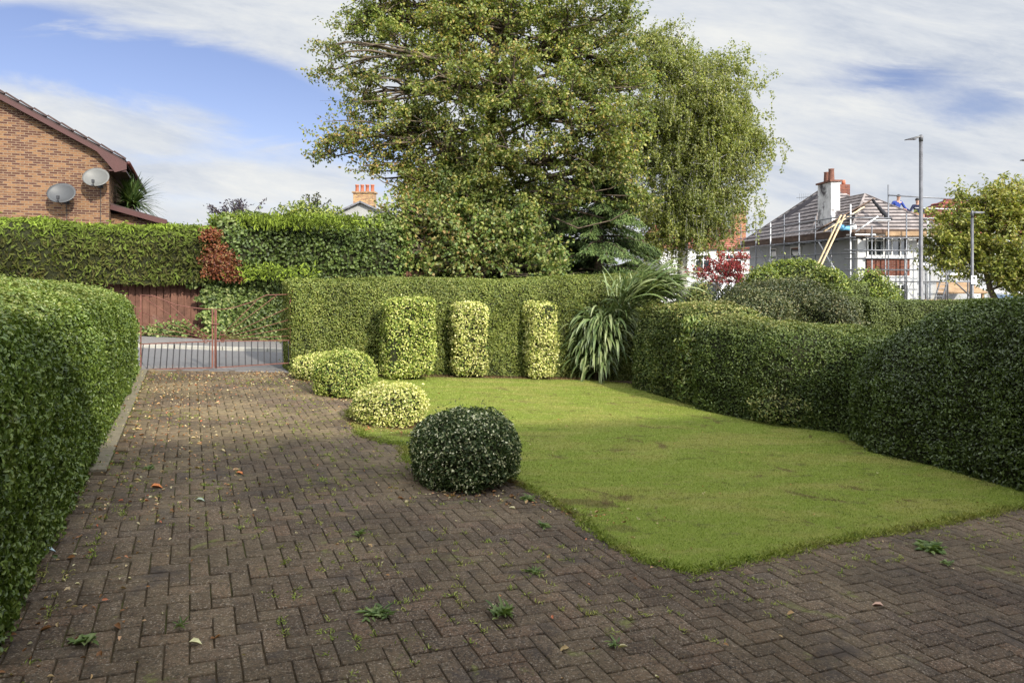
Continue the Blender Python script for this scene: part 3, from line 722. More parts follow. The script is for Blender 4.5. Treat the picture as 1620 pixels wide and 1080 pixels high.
column(741, 595, 53, 481, 13.15, .24, 'narrow pale yellow column shrub between the wide golden one and the farthest one', L_COL, -.02, 0)
column(855, 592, 43, 480, 13.75, .22, 'slimmest pale yellow column shrub, closest to the sword leaved flax', L_COL, -.02, 0)

# four clipped balls along the drive
def ball(px, d, rx, ry, h, mt, lab, L=.03, z_off=.03, p=2.5, cov=2.0, Wr=.6, low=-.6):
    x = (px-CX)/F*d; z0 = gz(x, d)
    root = empty('ball_shrub', (0, 0, 0), 0, lab, 'shrub', 'clipped mound shrubs beside the drive')
    V, Q = dome((x, d), rx, ry, z0+z_off, h-z_off, .4, p, 44, 24, .03, 4.5, low)
    leafy('foliage', V, Q, L, L*Wr, cov, [mt, TWIG], depth=.035, njit=.7, up=.25, parent=root)
    tb = MB()
    for k_ in range(5):
        a = k_*1.26; tb.tube([(x+.03*cos(a), d+.03*sin(a), z0-.04), (x+rx*.4*cos(a), d+ry*.4*sin(a), z0+h*.35)], [.016, .008], 6)
    tb.build('stem', BARK, root, True)
ball(512, 11.45, .50, .45, .43, L_COL, 'low pale cream mound shrub, half hidden behind the rounder green one', .034)
ball(546, 10.05, .475, .46, .63, L_COL2, 'round green and yellow mound shrub, second from the gate', .032)
ball(616, 8.35, .455, .43, .45, L_COL, 'low spreading pale cream mound shrub between two rounder ones', .030, low=-.45)
ball(739, 5.99, .460, .44, .60, L_BALL, 'large dark green ball shrub flecked with cream, nearest the camera', .026, cov=2.5, Wr=.5, low=-.62)

# flax: two fans of sword leaves
def flax():
    root = empty('flax_plant', tuple(P(935, 603)), 0, 'large flax with long arching sword shaped leaves at the corner of the lawn', 'plant')
    Vs, Fs, R = [], [], []
    def blade(b, az, el, Ln, wd, droop, r):
        n = 11; p = np.array(b, float); dirv = np.array([cos(az)*cos(el), sin(az)*cos(el), sin(el)]); side0 = norm(np.cross(dirv, (0, 0, 1)))
        tw = rng.normal()*.5; base = sum(len(q) for q in Vs); V = []
        for i_ in range(n+1):
            t_ = i_/n; w_ = wd*(.55+.9*t_ if t_ < .5 else 1.0)*(1-max(0, (t_-.62)/.38)**1.8) + .001
            sd_ = side0*cos(tw*t_)+np.cross(dirv, side0)*sin(tw*t_); up = np.cross(sd_, dirv)
            V += [p-sd_*w_/2+up*w_*.16, p.copy(), p+sd_*w_/2+up*w_*.16]
            p = p+dirv*Ln/n; dirv = norm(dirv+np.array([0, 0, -droop*(.25+1.9*t_**1.3)/n]))
        Vs.append(np.array(V))
        for i_ in range(n):
            a = base+i_*3; Fs.extend([(a, a+1, a+4, a+3), (a+1, a+2, a+5, a+4)]); R.extend([r]*2)
    c1 = P(938, 598); c1 = c1+np.array([.12, -.12, 0])
    # lower fan: leaves on an old leaning stem, spilling left and forward
    for k_ in range(420):
        h = rng.random()**.8*1.15
        b = c1+np.array([-.08+.12*h+rng.normal()*.13, rng.normal()*.10, .05+h])
        az = rng.choice([rng.normal(3.9, .55), rng.normal(4.7, .5), rng.normal(3.1, .4)], p=[.45, .4, .15])
        blade(b, az, rng.uniform(.35, 1.2), rng.uniform(.55, 1.10), rng.uniform(.034, .056), rng.uniform(2.0, 4.4), rng.random())
    for k_ in range(170):                       # the old stems lean up and right, bridging the two fans
        t_ = rng.random(); b = c1+np.array([.05+.50*t_+rng.normal()*.08, .1+rng.normal()*.12, .75+.55*t_])
        blade(b, rng.choice([rng.normal(4.2, .8), rng.normal(5.6, .6)]), rng.uniform(.6, 1.4), rng.uniform(.5, 1.0), rng.uniform(.034, .056), rng.uniform(1.6, 4.0), rng.random())
    for k_ in range(16):
        b = c1+np.array([.1+rng.normal()*.1, rng.normal()*.1, .8+rng.random()*.35])
        blade(b, rng.uniform(0, 6.28), rng.uniform(1.1, 1.5), rng.uniform(.5, .8), rng.uniform(.03, .045), rng.uniform(.2, 1.5), rng.random())
    # upper fan: combed over to the right along the hedge top
    c2 = D(992, 470, 13.9)
    for k_ in range(340):
        tt = rng.random()
        b = c2+np.array([tt*.75-.15, rng.normal()*.22, -.10+rng.random()*.30-tt*.05])
        az = rng.normal(.05, .35)-.15
        blade(b, az, rng.uniform(.35, 1.05), rng.uniform(.6, 1.15), rng.uniform(.046, .068), rng.uniform(1.1, 2.5), rng.random())
    for k_ in range(35):
        b = c2+np.array([rng.normal()*.2, rng.normal()*.15, .02])
        blade(b, rng.uniform(0, 6.28), rng.uniform(.8, 1.4), rng.uniform(.4, .75), rng.uniform(.028, .042), rng.uniform(.6, 2.8), rng.random())
    V = np.concatenate(Vs)-np.array(root.location)
    o = rawmesh('leaf_fans', V, [(np.array(Fs), 0, np.array(R))], [FLAX], root, smooth=False)
    tb = MB(); rl = np.array(root.location)
    for k_ in range(7):
        q = rng.normal(size=2)*.08
        tb.tube([c1-rl+np.array([q[0], q[1], -.1]), c1-rl+np.array([q[0]+.1, q[1], .6]), c1-rl+np.array([q[0]+.25, q[1]+.1, 1.15])], [.05, .045, .03], 7)
    tb.build('stem', plain('dry_leaf_bases', (.09, .07, .045), .9, .2, .4, 10), root, True)
flax()

# right-hand hedges, from the flax towards the camera
def hedge_from(front, hw, tops, mats, lab, L, Wd, cov=2.1, p=4.0, lump=.06, lsc=1.4, capr=.35, rfun=None, capA=True, capB=True, njit=.65, cap=260000, side=1, sbd=0, name='clipped_hedge', cat='hedge', shape='hex', depth=.045):
    """front: list of xy points of the front base line, body lies to the right/back of it"""
    fr = np.array(front); d = np.gradient(fr, axis=0); t = d/np.linalg.norm(d, axis=1, keepdims=True)
    nrm = np.stack([-t[:, 1], t[:, 0]], 1)*side
    hw = np.broadcast_to(hw, (len(fr),)); c = fr+nrm*hw[:, None]
    sta = [(c[i, 0], c[i, 1], hw[i], min(gz(*c[i]), gz(*fr[i]))-.05, tops[i]) for i in range(len(fr))]
    V, Q = loft(sta, p=p, nr=34, lump=lump, lsc=lsc, capr=capr, capA=capA, capB=capB, step=.14)
    o = leafy(name, V, Q, L, Wd, cov, mats, depth=depth, njit=njit, up=.3, rfun=rfun, cap=cap, size_by_dist=sbd, shape=shape)
    return tag(o, lab, cat)
def pale_tops(zlev, w, amt):  # leaves paler with height, painting sunlit hedge tops into the colour
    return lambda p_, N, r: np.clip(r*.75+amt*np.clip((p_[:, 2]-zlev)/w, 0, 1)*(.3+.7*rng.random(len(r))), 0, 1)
front = [P(990, 611)[:2], P(1030, 622)[:2], P(1098, 643)[:2]]
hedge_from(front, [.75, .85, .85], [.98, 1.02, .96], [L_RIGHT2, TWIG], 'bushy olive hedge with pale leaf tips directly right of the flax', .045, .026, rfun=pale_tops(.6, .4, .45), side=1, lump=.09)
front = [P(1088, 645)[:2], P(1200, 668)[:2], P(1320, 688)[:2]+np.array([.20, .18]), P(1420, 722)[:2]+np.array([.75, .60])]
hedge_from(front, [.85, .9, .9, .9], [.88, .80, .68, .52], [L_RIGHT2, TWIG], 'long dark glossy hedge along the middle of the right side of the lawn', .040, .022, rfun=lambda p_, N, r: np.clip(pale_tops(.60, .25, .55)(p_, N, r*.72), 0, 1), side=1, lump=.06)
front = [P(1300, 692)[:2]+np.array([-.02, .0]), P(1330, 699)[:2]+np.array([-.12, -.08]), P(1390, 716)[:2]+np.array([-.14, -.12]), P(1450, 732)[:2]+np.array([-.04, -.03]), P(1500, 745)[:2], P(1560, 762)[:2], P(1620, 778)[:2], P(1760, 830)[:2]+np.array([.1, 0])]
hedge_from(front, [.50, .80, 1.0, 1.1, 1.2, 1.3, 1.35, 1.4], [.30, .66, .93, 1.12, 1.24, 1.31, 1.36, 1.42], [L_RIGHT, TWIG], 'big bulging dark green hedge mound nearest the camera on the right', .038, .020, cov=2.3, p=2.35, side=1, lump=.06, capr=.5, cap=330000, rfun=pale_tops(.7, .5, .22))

# laurel standing forward between the two hedges
x, y, z = P(1106, 640)
V, Q = dome((x+.04, y+.12), .34, .34, z-.02, 1.55, 0, 3.0, 30, 22, .07, 3.5, -.9)
tag(leafy('laurel_bush', V, Q, .085, .030, 1.7, [L_LAUREL, TWIG], depth=.08, njit=.9, up=.6, inset=.09), 'upright laurel bush with long light green leaves squeezed between two hedges', 'bush')
x, y, z = P(1255, 676)
V, Q = dome((x+.08, y+.20), .60, .35, z-.02, .55, 0, 2.6, 30, 18, .09, 3, -.9)
tag(leafy('low_bush', V, Q, .05, .022, 1.2, [L_RIGHT2, TWIG], depth=.09, njit=.9, up=.7, inset=.10), 'low bush with scattered pale leaves at the foot of the dark glossy hedge', 'bush')

# ---------------------------------------------------------------- shrubs and hedges beyond the right-hand hedge
def blobshrub(name, blobs, L, Wd, mats, lab, cat, cov=1.5, lump=.10, inset=.10, njit=.85, up=.3, shape='hex', rfun=None, group=None):
    """blobs: (px, py_top, py_bottom, depth, half width px, depth radius m)"""
    root = empty(name, tuple(D(blobs[0][0], blobs[0][2], blobs[0][3])), 0, lab, cat, group); rl = np.array(root.location)
    VV, QQ, off = [], [], 0
    for (px, pt, pb, d, hwp, ry) in blobs:
        c = D(px, pb, d); zt = D(px, pt, d)[2]
        V, Q = dome((c[0], c[1]), hwp/F*d, ry, c[2], zt-c[2], 0, 2.3, 30, 18, lump, 2.2/max(.3, hwp/F*d), -.7)
        VV.append(V); QQ.append(Q+off); off += len(V)
    V = np.concatenate(VV); Q = np.concatenate(QQ)
    o = leafy('foliage', V, Q, L, Wd, cov, mats, depth=inset*.9, njit=njit, up=up, inset=inset, shape=shape, rfun=rfun)
    o.parent = root; o.location = -rl
    tb = MB(); c = D(blobs[0][0], blobs[0][2], blobs[0][3]); gz0 = gz(c[0], c[1])
    for k_ in range(4):
        a = k_*1.6; tb.tube([np.array([c[0]+.08*cos(a), c[1]+.08*sin(a), gz0-.05])-rl, np.array([c[0]+.25*cos(a), c[1]+.25*sin(a), c[2]+.3])-rl], [.035, .015], 6)
    tb.build('stem', BARK, root, True)
    return root
# dull evergreen just over the hedge
blobshrub('evergreen_shrub', [(1240, 443, 560, 14.0, 92, .9), (1165, 452, 560, 13.5, 45, .6), (1310, 462, 560, 13.4, 45, .6), (1190, 462, 560, 13.0, 60, .6)], .05, .024, [L_DARKS, TWIG], 'untidy dark olive shrub behind the long glossy hedge', 'shrub', 1.6)
blobshrub('rounded_shrub', [(1255, 409, 560, 17.5, 72, 1.1), (1205, 424, 560, 17.0, 42, .8), (1305, 424, 560, 17.0, 38, .8)], .07, .036, [L_SHRUB, TWIG], 'big rounded yellow green shrub in front of the white walled house', 'shrub', 1.6)
blobshrub('loose_shrub', [(1375, 428, 540, 20, 34, .8), (1400, 445, 540, 19.5, 25, .7), (1350, 440, 540, 19.5, 22, .6)], .08, .035, [L_SHRUB, TWIG], 'loose pale leaved shrub below the red brick panel of the house', 'shrub', 1.2, lump=.16, inset=.16)
blobshrub('brown_tipped_shrub', [(1110, 452, 520, 14.6, 17, .35), (1098, 462, 520, 14.6, 14, .3)], .05, .025, [L_RIGHT2, TWIG], 'small brown tipped shrub between the flax and the pale car', 'shrub', 1.3)
def boxhedge(p0, p1, pt, d0, d1, dep, lab, tl=.012):
    a = np.array([(p0-CX)/F*d0, d0]); b_ = np.array([(p1-CX)/F*d1, d1]); zt = HC+(HZ-pt)/F*(d0+d1)/2
    t = (b_-a)/np.linalg.norm(b_-a); nr = np.array([-t[1], t[0]]);
    if nr[1] < 0: nr = -nr
    sta = []
    for k_ in np.linspace(0, 1, 4):
        c = a+(b_-a)*k_+nr*dep; sta.append((c[0], c[1], dep, gz(*c)-.05, zt))
    V, Q = loft(sta, p=9, nr=30, lump=.02, lsc=1.5, capr=.06, step=.2)
    return tag(leafy('box_hedge', V, Q, .04, .024, 1.9, [L_BOX, TWIG], depth=.03, njit=.6, up=.35, cap=90000, inset=.03), lab, 'hedge', 'square cut hedges of the next gardens')
boxhedge(1318, 1380, 449, 16.2, 16.6, .35, 'short raised square cut hedge block above its longer neighbours')
boxhedge(1324, 1375, 469, 14.2, 14.4, .4, 'square cut hedge below the raised block, left of the narrow dark gap')
boxhedge(1379, 1424, 474, 14.2, 14.4, .4, 'sunlit square cut hedge stub between the dark gap and the shaded hedge')
boxhedge(1428, 1640, 477, 14.9, 15.6, .4, 'long low square cut hedge at the foot of the lamp posts')

# ---------------------------------------------------------------- the far side of the road, left: fence, cypress hedge, ivy, creeper
root = empty('wooden_fence', (*UV(-2, 18.0), 0), TH, 'brown vertical board fence under the overgrown hedge across the road', 'fence')
mb = MB(); x_ = -10.0
fx = []
while x_ < 8.5:
    wb = .145; ax, ay = UV(-2+x_, 18.0); z0 = gz(ax, ay)+.05+random.random()*.02; yo = random.choice((0, .018))
    mb.box(x_, x_+.125, -.009, .009, z0, 1.60+random.uniform(-.015, .01)); mb.box(x_+.09, x_+.18, .022, .038, z0, 1.58); x_ += wb
mb.build('fence_board', FENCEM, root)
rl_ = MB()
for z_ in (.45, 1.35): rl_.box(-10, 8.5, .045, .10, z_, z_+.09)
rl_.build('rail', FENCEM, root)
for k_ in range(8):
    ax, ay = UV(-2-10+k_*2.6, 18.1); pb = MB(); pb.box(-10+k_*2.6-.05, -10+k_*2.6+.05, .11, .21, gz(ax, ay)-.1, 1.58); pb.build('post', FENCEM, root)

def hedgev(u0, u1, v_, dep, zt, zb, **k):
    sta = []
    us = np.linspace(u0, u1, 9)
    for i_, u_ in enumerate(us):
        x, y = UV(u_, v_+dep); sta.append((x, y, dep, zb(u_) if callable(zb) else zb, zt(u_) if callable(zt) else zt))
    return loft(sta, **k)
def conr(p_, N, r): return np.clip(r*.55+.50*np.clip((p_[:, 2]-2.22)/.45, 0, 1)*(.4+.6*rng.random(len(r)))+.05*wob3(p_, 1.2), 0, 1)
uA = uvof(*atv(-120, 17.8))[0]; uB = uvof(*atv(352, 17.8))[0]
V, Q = hedgev(uA, uB, 17.55, 1.0, lambda u_: 2.66+.03*sin(u_*1.3), lambda u_: 1.33+.04*sin(u_*2), p=4.5, nr=34, lump=.10, lsc=.9, capr=.3, step=.2)
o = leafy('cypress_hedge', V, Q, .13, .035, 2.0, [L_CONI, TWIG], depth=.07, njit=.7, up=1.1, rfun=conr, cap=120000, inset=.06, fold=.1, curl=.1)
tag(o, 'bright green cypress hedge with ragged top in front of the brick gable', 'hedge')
uC = uvof(*atv(338, 17.8))[0]; uD = uvof(*atv(640, 17.8))[0]
V, Q = hedgev(uC, uD, 17.55, 1.1, lambda u_: 2.90+.05*sin(u_*1.7), lambda u_: 1.25+.12*sin(u_*2), p=3.6, nr=34, lump=.14, lsc=.9, capr=.4, step=.2)
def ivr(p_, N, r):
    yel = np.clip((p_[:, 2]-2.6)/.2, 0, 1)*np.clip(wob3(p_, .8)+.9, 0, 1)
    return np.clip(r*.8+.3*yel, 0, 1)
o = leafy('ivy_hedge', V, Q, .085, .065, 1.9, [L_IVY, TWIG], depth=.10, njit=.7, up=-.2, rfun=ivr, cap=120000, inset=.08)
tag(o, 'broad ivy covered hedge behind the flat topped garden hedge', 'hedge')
# fresh cypress growth poking out of the ivy hedge
def tuft(px, py, d, rx, rz, n, L, mt, up=1.4, tu=.35):
    c = D(px, py, d); q = rng.normal(size=(n, 3)).clip(-1.6, 1.6)*np.array([rx, .25, rz])*.5; p_ = c+q
    N = jitter(np.tile(norm(np.array([[0, -1, .4]])), (n, 1)), .7); T = norm(rng.normal(size=(n, 3))*tu+np.array([0, -.2, up]))
    return p_, N, T
pp = [tuft(450, 350, 16.7, 2.2, .16, 1100, .12, L_CONI, .8, .8), tuft(520, 356, 16.9, 1.6, .22, 500, .12, L_CONI, .8, .8), tuft(430, 432, 16.2, 1.3, .22, 500, .12, L_CONI, .5, .8), tuft(440, 358, 16.6, 1.2, .15, 300, .12, L_CONI)]
P_, N, T = (np.concatenate([q[i_] for q in pp]) for i_ in range(3))
o = foliage('cypress_shoots', P_, N, T, .12*(.6+.8*rng.random(len(P_))), .032, [L_CONI], rng.random(len(P_))*.55+.42)
tag(o, 'yellow green cypress shoots standing out along the top of the ivy hedge', 'shrub')
# ivy over the fence
n = 18000
px = rng.uniform(292, 500, n); py = rng.uniform(425, 545, n)
def ivy_ok(px, py):
    e = 318+6*np.sin(py*.21)+5*np.sin(py*.5)
    up = (py < 452+5*np.sin(px*.15)) & (px > 296) & (py > 428)
    lo = (px > e+np.clip((py-455)*.05, 0, 60)*1.2)
    return (lo | up)
m_ = ivy_ok(px, py); px, py = px[m_], py[m_]
px = np.concatenate([px, rng.normal(255, 22, 260), rng.normal(285, 14, 150)]); py = np.concatenate([py, rng.normal(526, 8, 260), rng.normal(522, 9, 150)])
P_ = []
for a, b_ in zip(px, py):
    x, y = atv(a, 17.80+rng.normal()*.05); P_.append((x, y, HC+(HZ-b_)/F*y))
P_ = np.array(P_); m_ = P_[:, 2] > g(P_[:, 0], P_[:, 1])+.03; P_ = P_[m_]
nf_ = np.array([AV[0]*-1, AV[1]*-1, .35]); P_ = P_+nf_*(.05+.12*np.clip(wob3(P_, 2.2)+.5, 0, 1.4)[:, None]*rng.random((len(P_), 1)))
N = jitter(np.tile(norm(nf_[None]), (len(P_), 1)), .5)
o = foliage('ivy', P_, N, tang(N, -.8), .075*(.6+.7*rng.random(len(P_))), .062, [L_IVY], None)
tag(o, 'dark ivy sheet hanging over the fence behind the right gate leaf', 'ivy')
# dark stems of the climber
# red creeper
cs = [(334, 371, 13, 9, 500), (344, 392, 16, 7, 300), (338, 408, 16, 9, 700), (356, 412, 16, 10, 900), (352, 428, 22, 8, 900), (370, 436, 13, 7, 420), (346, 400, 10, 14, 400)]
P_ = []
for (a, b_, sx_, sy_, k_) in cs:
    q = rng.normal(size=(k_, 2)).clip(-2.4, 2.4)*.62
    for qa, qb in q:
        x, y = atv(a+qa*sx_, 17.40+rng.normal()*.05); P_.append((x, y, HC+(HZ-(b_+qb*sy_))/F*y))
P_ = np.array(P_); P_ = P_[(wob3(P_, 5)+rng.random(len(P_))*1.2 > -.1)]; P_ += nf_*(wob3(P_+3, 4)*.05)[:, None]; N = jitter(np.tile(norm(nf_[None]), (len(P_), 1)), .8)
o = foliage('creeper', P_, N, tang(N, -.9), .06*(.6+.7*rng.random(len(P_))), .04, [L_RED], None)
tag(o, 'rust red creeper trailing down between the cypress and the ivy', 'creeper')
# ---------------------------------------------------------------- trees
def curve(a, b, n=6, sag=0.0, wig=.05):
    a = np.array(a, float); b = np.array(b, float); L_ = np.linalg.norm(b-a); out = []
    o1 = rng.normal(size=3)*wig*L_
    for i in range(n+1):
        t = i/n; p = a+(b-a)*t+o1*sin(pi*t)+np.array([0, 0, -sag*L_*(t*t)+sag*L_*t*1.6]); out.append(p)
    out[-1] = b; return out
class Tubes:                                   # many thin limbs, fast
    def __init__(s): s.mb = MB()
    def add(s, pts, r0, r1, n=5):
        s.mb.tube(pts, list(np.linspace(r0, r1, len(pts))), n, caps=False)
def tree(name, foot, trunk, blobs, L, Wd, mats, lab, cat='tree', nper=16, lper=55, clr=.42, tr=.2, bark=None, droop=0.0, shape='diamond', flat=.6, ndown=0, strand=0, strandL=1.0, seed=1, holes=0.0, njit=1.0, twig=.006, group=None, bare=0):
    """foot: xyz; trunk: list of xyz above it; blobs: (px, py, r px, depth, depth radius m, density)"""
    global rng
    keep = rng; rng = np.random.default_rng(seed)
    root = empty(name, tuple(foot), 0, lab, cat, group); fl = np.array(foot, float)
    tb = Tubes(); tp = [np.array(foot, float)-np.array([0, 0, .15])]+[np.array(q, float) for q in trunk]
    rr = np.linspace(tr, tr*.35, len(tp)); tmb = MB(); tmb.tube([q-fl for q in tp], list(rr), 12)
    # denser polyline for limb starts
    seg = []
    for a, b in zip(tp[:-1], tp[1:]):
        for k in np.linspace(0, 1, 6)[:-1]: seg.append(a+(b-a)*k)
    seg.append(tp[-1]); seg = np.array(seg)
    Pl, Nl, Tl = [], [], []
    for (px, py, rp, d, ry, dens) in blobs:
        c = D(px, py, d); r = rp/F*d
        # a limb from the trunk, lower down than the blob
        cand = seg[seg[:, 2] < c[2]-.15*r] if (seg[:, 2] < c[2]-.15*r).any() else seg[:1]
        s_ = cand[np.argmin(np.linalg.norm(cand-c, axis=1)+.3*np.abs(cand[:, 2]-(c[2]-.6*r)))]
        lb = curve(s_-fl, c-fl, 7, .08, .08); rl0 = tr*.22; tb.add(lb, rl0, rl0*.35, 6)
        lbw = np.array(lb)+fl
        ncl = max(3, int(nper*dens*(r/1.0)**2))
        q = rng.normal(size=(ncl, 3)); q = norm(q)*(rng.random((ncl, 1))**.45); q *= np.array([r, ry, r*.95])
        for cc in q:
            e = c+cc; st_ = lbw[rng.integers(3, len(lbw))]
            br = curve(st_-fl, e-fl, 4, -.02+droop*.1, .12); tb.add(br, .022*tr/.2+.006, twig, 4)
            kk = int(lper*rng.uniform(.6, 1.4)); dirb = norm(e-st_)
            # leafy twigs fan from the end half of the branchlet
            nt_ = 5; ends = e+rng.normal(size=(nt_, 3))*clr*np.array([1, 1, flat])
            for en in ends:
                k2 = max(1, kk//nt_); tpos = rng.random(k2)**.7
                if strand and rng.random() < .42:
                    Ls = strandL*rng.uniform(.4, 1.2); st2 = en; sway = rng.normal(size=2)*.12
                    z_ = tpos*Ls
                    lp = np.c_[st2[0]+sway[0]*tpos, st2[1]+sway[1]*tpos, st2[2]-z_]+rng.normal(size=(k2, 3))*.035
                    tb.add([st2-fl, st2-fl+np.array([sway[0], sway[1], -Ls])], .0035, .002, 3)
                else:
                    lp = e*.85+st_*.15 + (en-(e*.85+st_*.15))*tpos[:, None]+rng.normal(size=(k2, 3))*clr*.16
                    if rng.random() < .5: tb.add([e*.85+st_*.15-fl, en-fl], twig*.8, twig*.4, 3)
                Pl.append(lp)
    Pl = np.concatenate(Pl); n = len(Pl)
    N = norm(rng.normal(size=(n, 3))*njit+np.array([.1, -.35, .75])); T = tang(N, -.7 if not strand else -1.4)
    rn = np.clip(rng.random(n)*.8+.12*wob3(Pl, .9)+.1, 0, 1)
    for k in range(bare):                       # bare twigs beyond the leaves
        c = D(*[(blobs[k % len(blobs)])[i] for i in (0, 1, 3)])
    tmb.build('trunk', bark or BARK, root, True)
    tb.mb.build('limbs', bark or BARK, root, True)
    o = foliage('crown', Pl-fl, N, T, L*(.6+.7*rng.random(n)), Wd*(.7+.5*rng.random(n)), mats, rn, root, .2, .15, shape)
    rng = keep
    return root, n
def footat(px, d):
    x = (px-CX)/F*d; return np.array([x, d, gz(x, d)])
d = 20.5
ft = footat(770, d)
tk = [ft+np.array([.1, 0, 2.2]), ft+np.array([-.1, 0, 4.5]), ft+np.array([.15, .1, 7.0]), ft+np.array([.3, 0, 10.5])]
B1 = [(530, 110, 34, d-.8, .6, .9), (520, 75, 22, d-.5, .5, .7), (560, 40, 50, d, 1.2, .75), (575, 150, 48, d-.6, 1.0, .95), (545, 215, 42, d-1, .8, .95), (520, 245, 24, d-1, .5, .8), (600, 235, 45, d-1, .8, .75),
      (575, 262, 26, d-1.2, .5, .6), (630, 90, 65, d, 1.6, .85), (640, 190, 55, d-.8, 1.3, 1.0), (600, 20, 60, d, 1.4, .8), (700, 30, 90, d, 2.0, .95), (720, 130, 85, d-.8, 1.8, 1.05), (700, 240, 70, d-.6, 1.4, 1.1),
      (800, 40, 90, d, 2.0, .9), (810, 140, 85, d-1.2, 1.8, 1.0), (790, 240, 75, d-.8, 1.6, 1.1), (890, 60, 80, d, 2, .9), (890, 160, 75, d-1.4, 1.6, 1.0), (880, 245, 60, d-1.6, 1.4, .9), (960, 90, 65, d-.4, 1.6, 1.0),
      (960, 190, 70, d-1.6, 1.4, 1.05), (960, 270, 50, d-1.6, 1.0, .8), (1000, 130, 50, d, 1.2, .9), (920, -40, 100, d, 2, .8), (780, -80, 130, d, 2.5, .8), (650, -60, 90, d, 2, .8), (680, 310, 50, d-.4, 1.2, 1.0), (740, 310, 55, d, 1.4, .9),
      (640, 275, 24, d-.6, .8, .8), (985, 30, 45, d, 1.2, .8), (1000, 240, 45, d-1.2, 1.0, 1.0), (905, 315, 30, d-1.8, .7, .5), (680, 335, 50, d-1.0, 1.0, 1.1), (760, 310, 55, d-1.2, 1.2, 1.1), (840, 320, 50, d-1.2, 1.2, .9), (1000, 320, 45, d, 1.0, 1.0), (660, 270, 45, d-.8, 1.0, .9)]
r1, n1_ = tree('broadleaf_tree', ft, tk, B1, .095, .070, [L_TREE, TWIG], 'huge spreading green and gold tree rising above the middle of the hedge', nper=30, lper=104, clr=.32, tr=.30, seed=3, flat=.55)
# ivy column up its trunk
d2 = 19.6
blobshrub('ivy_clad_stump', [(735, 250, 470, 20.2, 62, 1.0), (700, 300, 470, 19.8, 50, .9), (775, 285, 470, 20.0, 55, .9)], .11, .09, [L_IVY, TWIG], 'dense column of ivy round the trunk of the big tree', 'ivy', 1.5, lump=.22, inset=.22)
# bushy growth below: large leaves, some turning
ft = footat(760, 18.7)
B2 = [(640, 385, 42, 18.7, .7, 1.0), (610, 345, 30, 18.9, .6, .9), (690, 360, 55, 18.7, .8, 1.1), (745, 385, 60, 18.6, .9, 1.15), (800, 385, 58, 18.7, .9, 1.1), (850, 395, 45, 18.9, .8, 1.0), (760, 350, 50, 18.9, .8, 1.0), (820, 350, 40, 19.0, .7, .9), (660, 410, 40, 18.6, .7, 1.0), (720, 415, 45, 18.5, .7, 1.0), (870, 415, 30, 18.8, .6, 1.0), (650, 330, 34, 18.9, .7, .9), (590, 400, 30, 18.6, .6, .9)]
tree('hazel_thicket', ft, [ft+np.array([0, 0, 1.2]), ft+np.array([.1, 0, 2.2])], B2, .11, .09, [L_TREE2, TWIG], 'dense thicket of large light green leaves turning rust, low under the big tree', 'thicket', nper=52, lper=50, clr=.26, tr=.10, seed=5, flat=.8)
blobshrub('thicket_base', [(700, 372, 480, 19.5, 85, .8), (800, 368, 480, 19.6, 80, .8), (870, 402, 480, 19.6, 28, .6), (630, 380, 480, 19.3, 50, .6)], .12, .09, [L_IVY, TWIG], 'shaded green undergrowth inside the low thicket', 'undergrowth', 1.1, lump=.2, inset=.2)
# birch
ft = footat(1075, 25)
tk = [ft+np.array([.1, 0, 3]), ft+np.array([.3, .1, 6]), ft+np.array([.4, 0, 8.6]), ft+np.array([.5, 0, 10.4])]
d = 25
B3 = [(1040, 60, 26, d, 1, .9), (1070, 55, 22, d, .8, .7), (1030, 110, 42, d, 1.2, 1), (1075, 120, 42, d-.3, 1.3, 1.0), (1120, 105, 26, d, .9, .9), (1150, 100, 30, d-.3, .9, 1.0), (1175, 110, 18, d, .6, .9), (1130, 150, 42, d-.5, 1.2, 1.0), (1170, 160, 34, d-.3, 1, .9), (1185, 200, 26, d-.3, .8, .9),
      (1198, 222, 16, d-.3, .5, .8), (1150, 210, 45, d-.6, 1.2, 1.0), (1095, 190, 48, d-.8, 1.3, 1.1), (1040, 200, 48, d-.6, 1.3, 1.1), (1060, 270, 50, d-.8, 1.3, 1.1), (1115, 260, 46, d-.9, 1.2, 1.1), (1165, 260, 28, d-.6, .9, .85), (1010, 260, 40, d-.4, 1.2, 1.0), (1080, 320, 38, d-.8, 1.1, .9), (1030, 330, 40, d-.8, 1.1, 1.0), (1130, 310, 32, d-.8, 1.0, .9), (1160, 305, 16, d-.6, .6, .7), (1000, 190, 40, d, 1.2, .9), (985, 330, 30, d-.5, .9, .7), (1100, 150, 60, d-.5, 1.4, 1.2), (1060, 200, 60, d-.6, 1.4, 1.2), (1130, 200, 60, d-.6, 1.4, 1.2), (1168, 215, 35, d-.4, 1, 1.1), (1188, 235, 24, d-.3, .7, 1.1), (1060, 90, 40, d, 1, 1), (1030, 60, 30, d, 1, 1), (1100, 330, 50, d-.8, 1.2, 1.1), (1150, 330, 30, d-.7, .9, 1.0), (1060, 350, 35, d-.8, 1, 1), (1180, 280, 22, d-.5, .7, 1), (1090, 368, 40, d-.8, 1, 1), (1140, 362, 26, d-.8, .9, .8), (1040, 378, 30, d-.8, .9, 1)]
r3, n3_ = tree('birch_tree', ft, tk, B3, .09, .06, [L_BIRCH, TWIG], 'tall weeping birch with hanging twigs at the right of the big tree', nper=25, lper=185, clr=.42, tr=.22, bark=SILVER, strand=1, strandL=.95, seed=11, twig=.005)
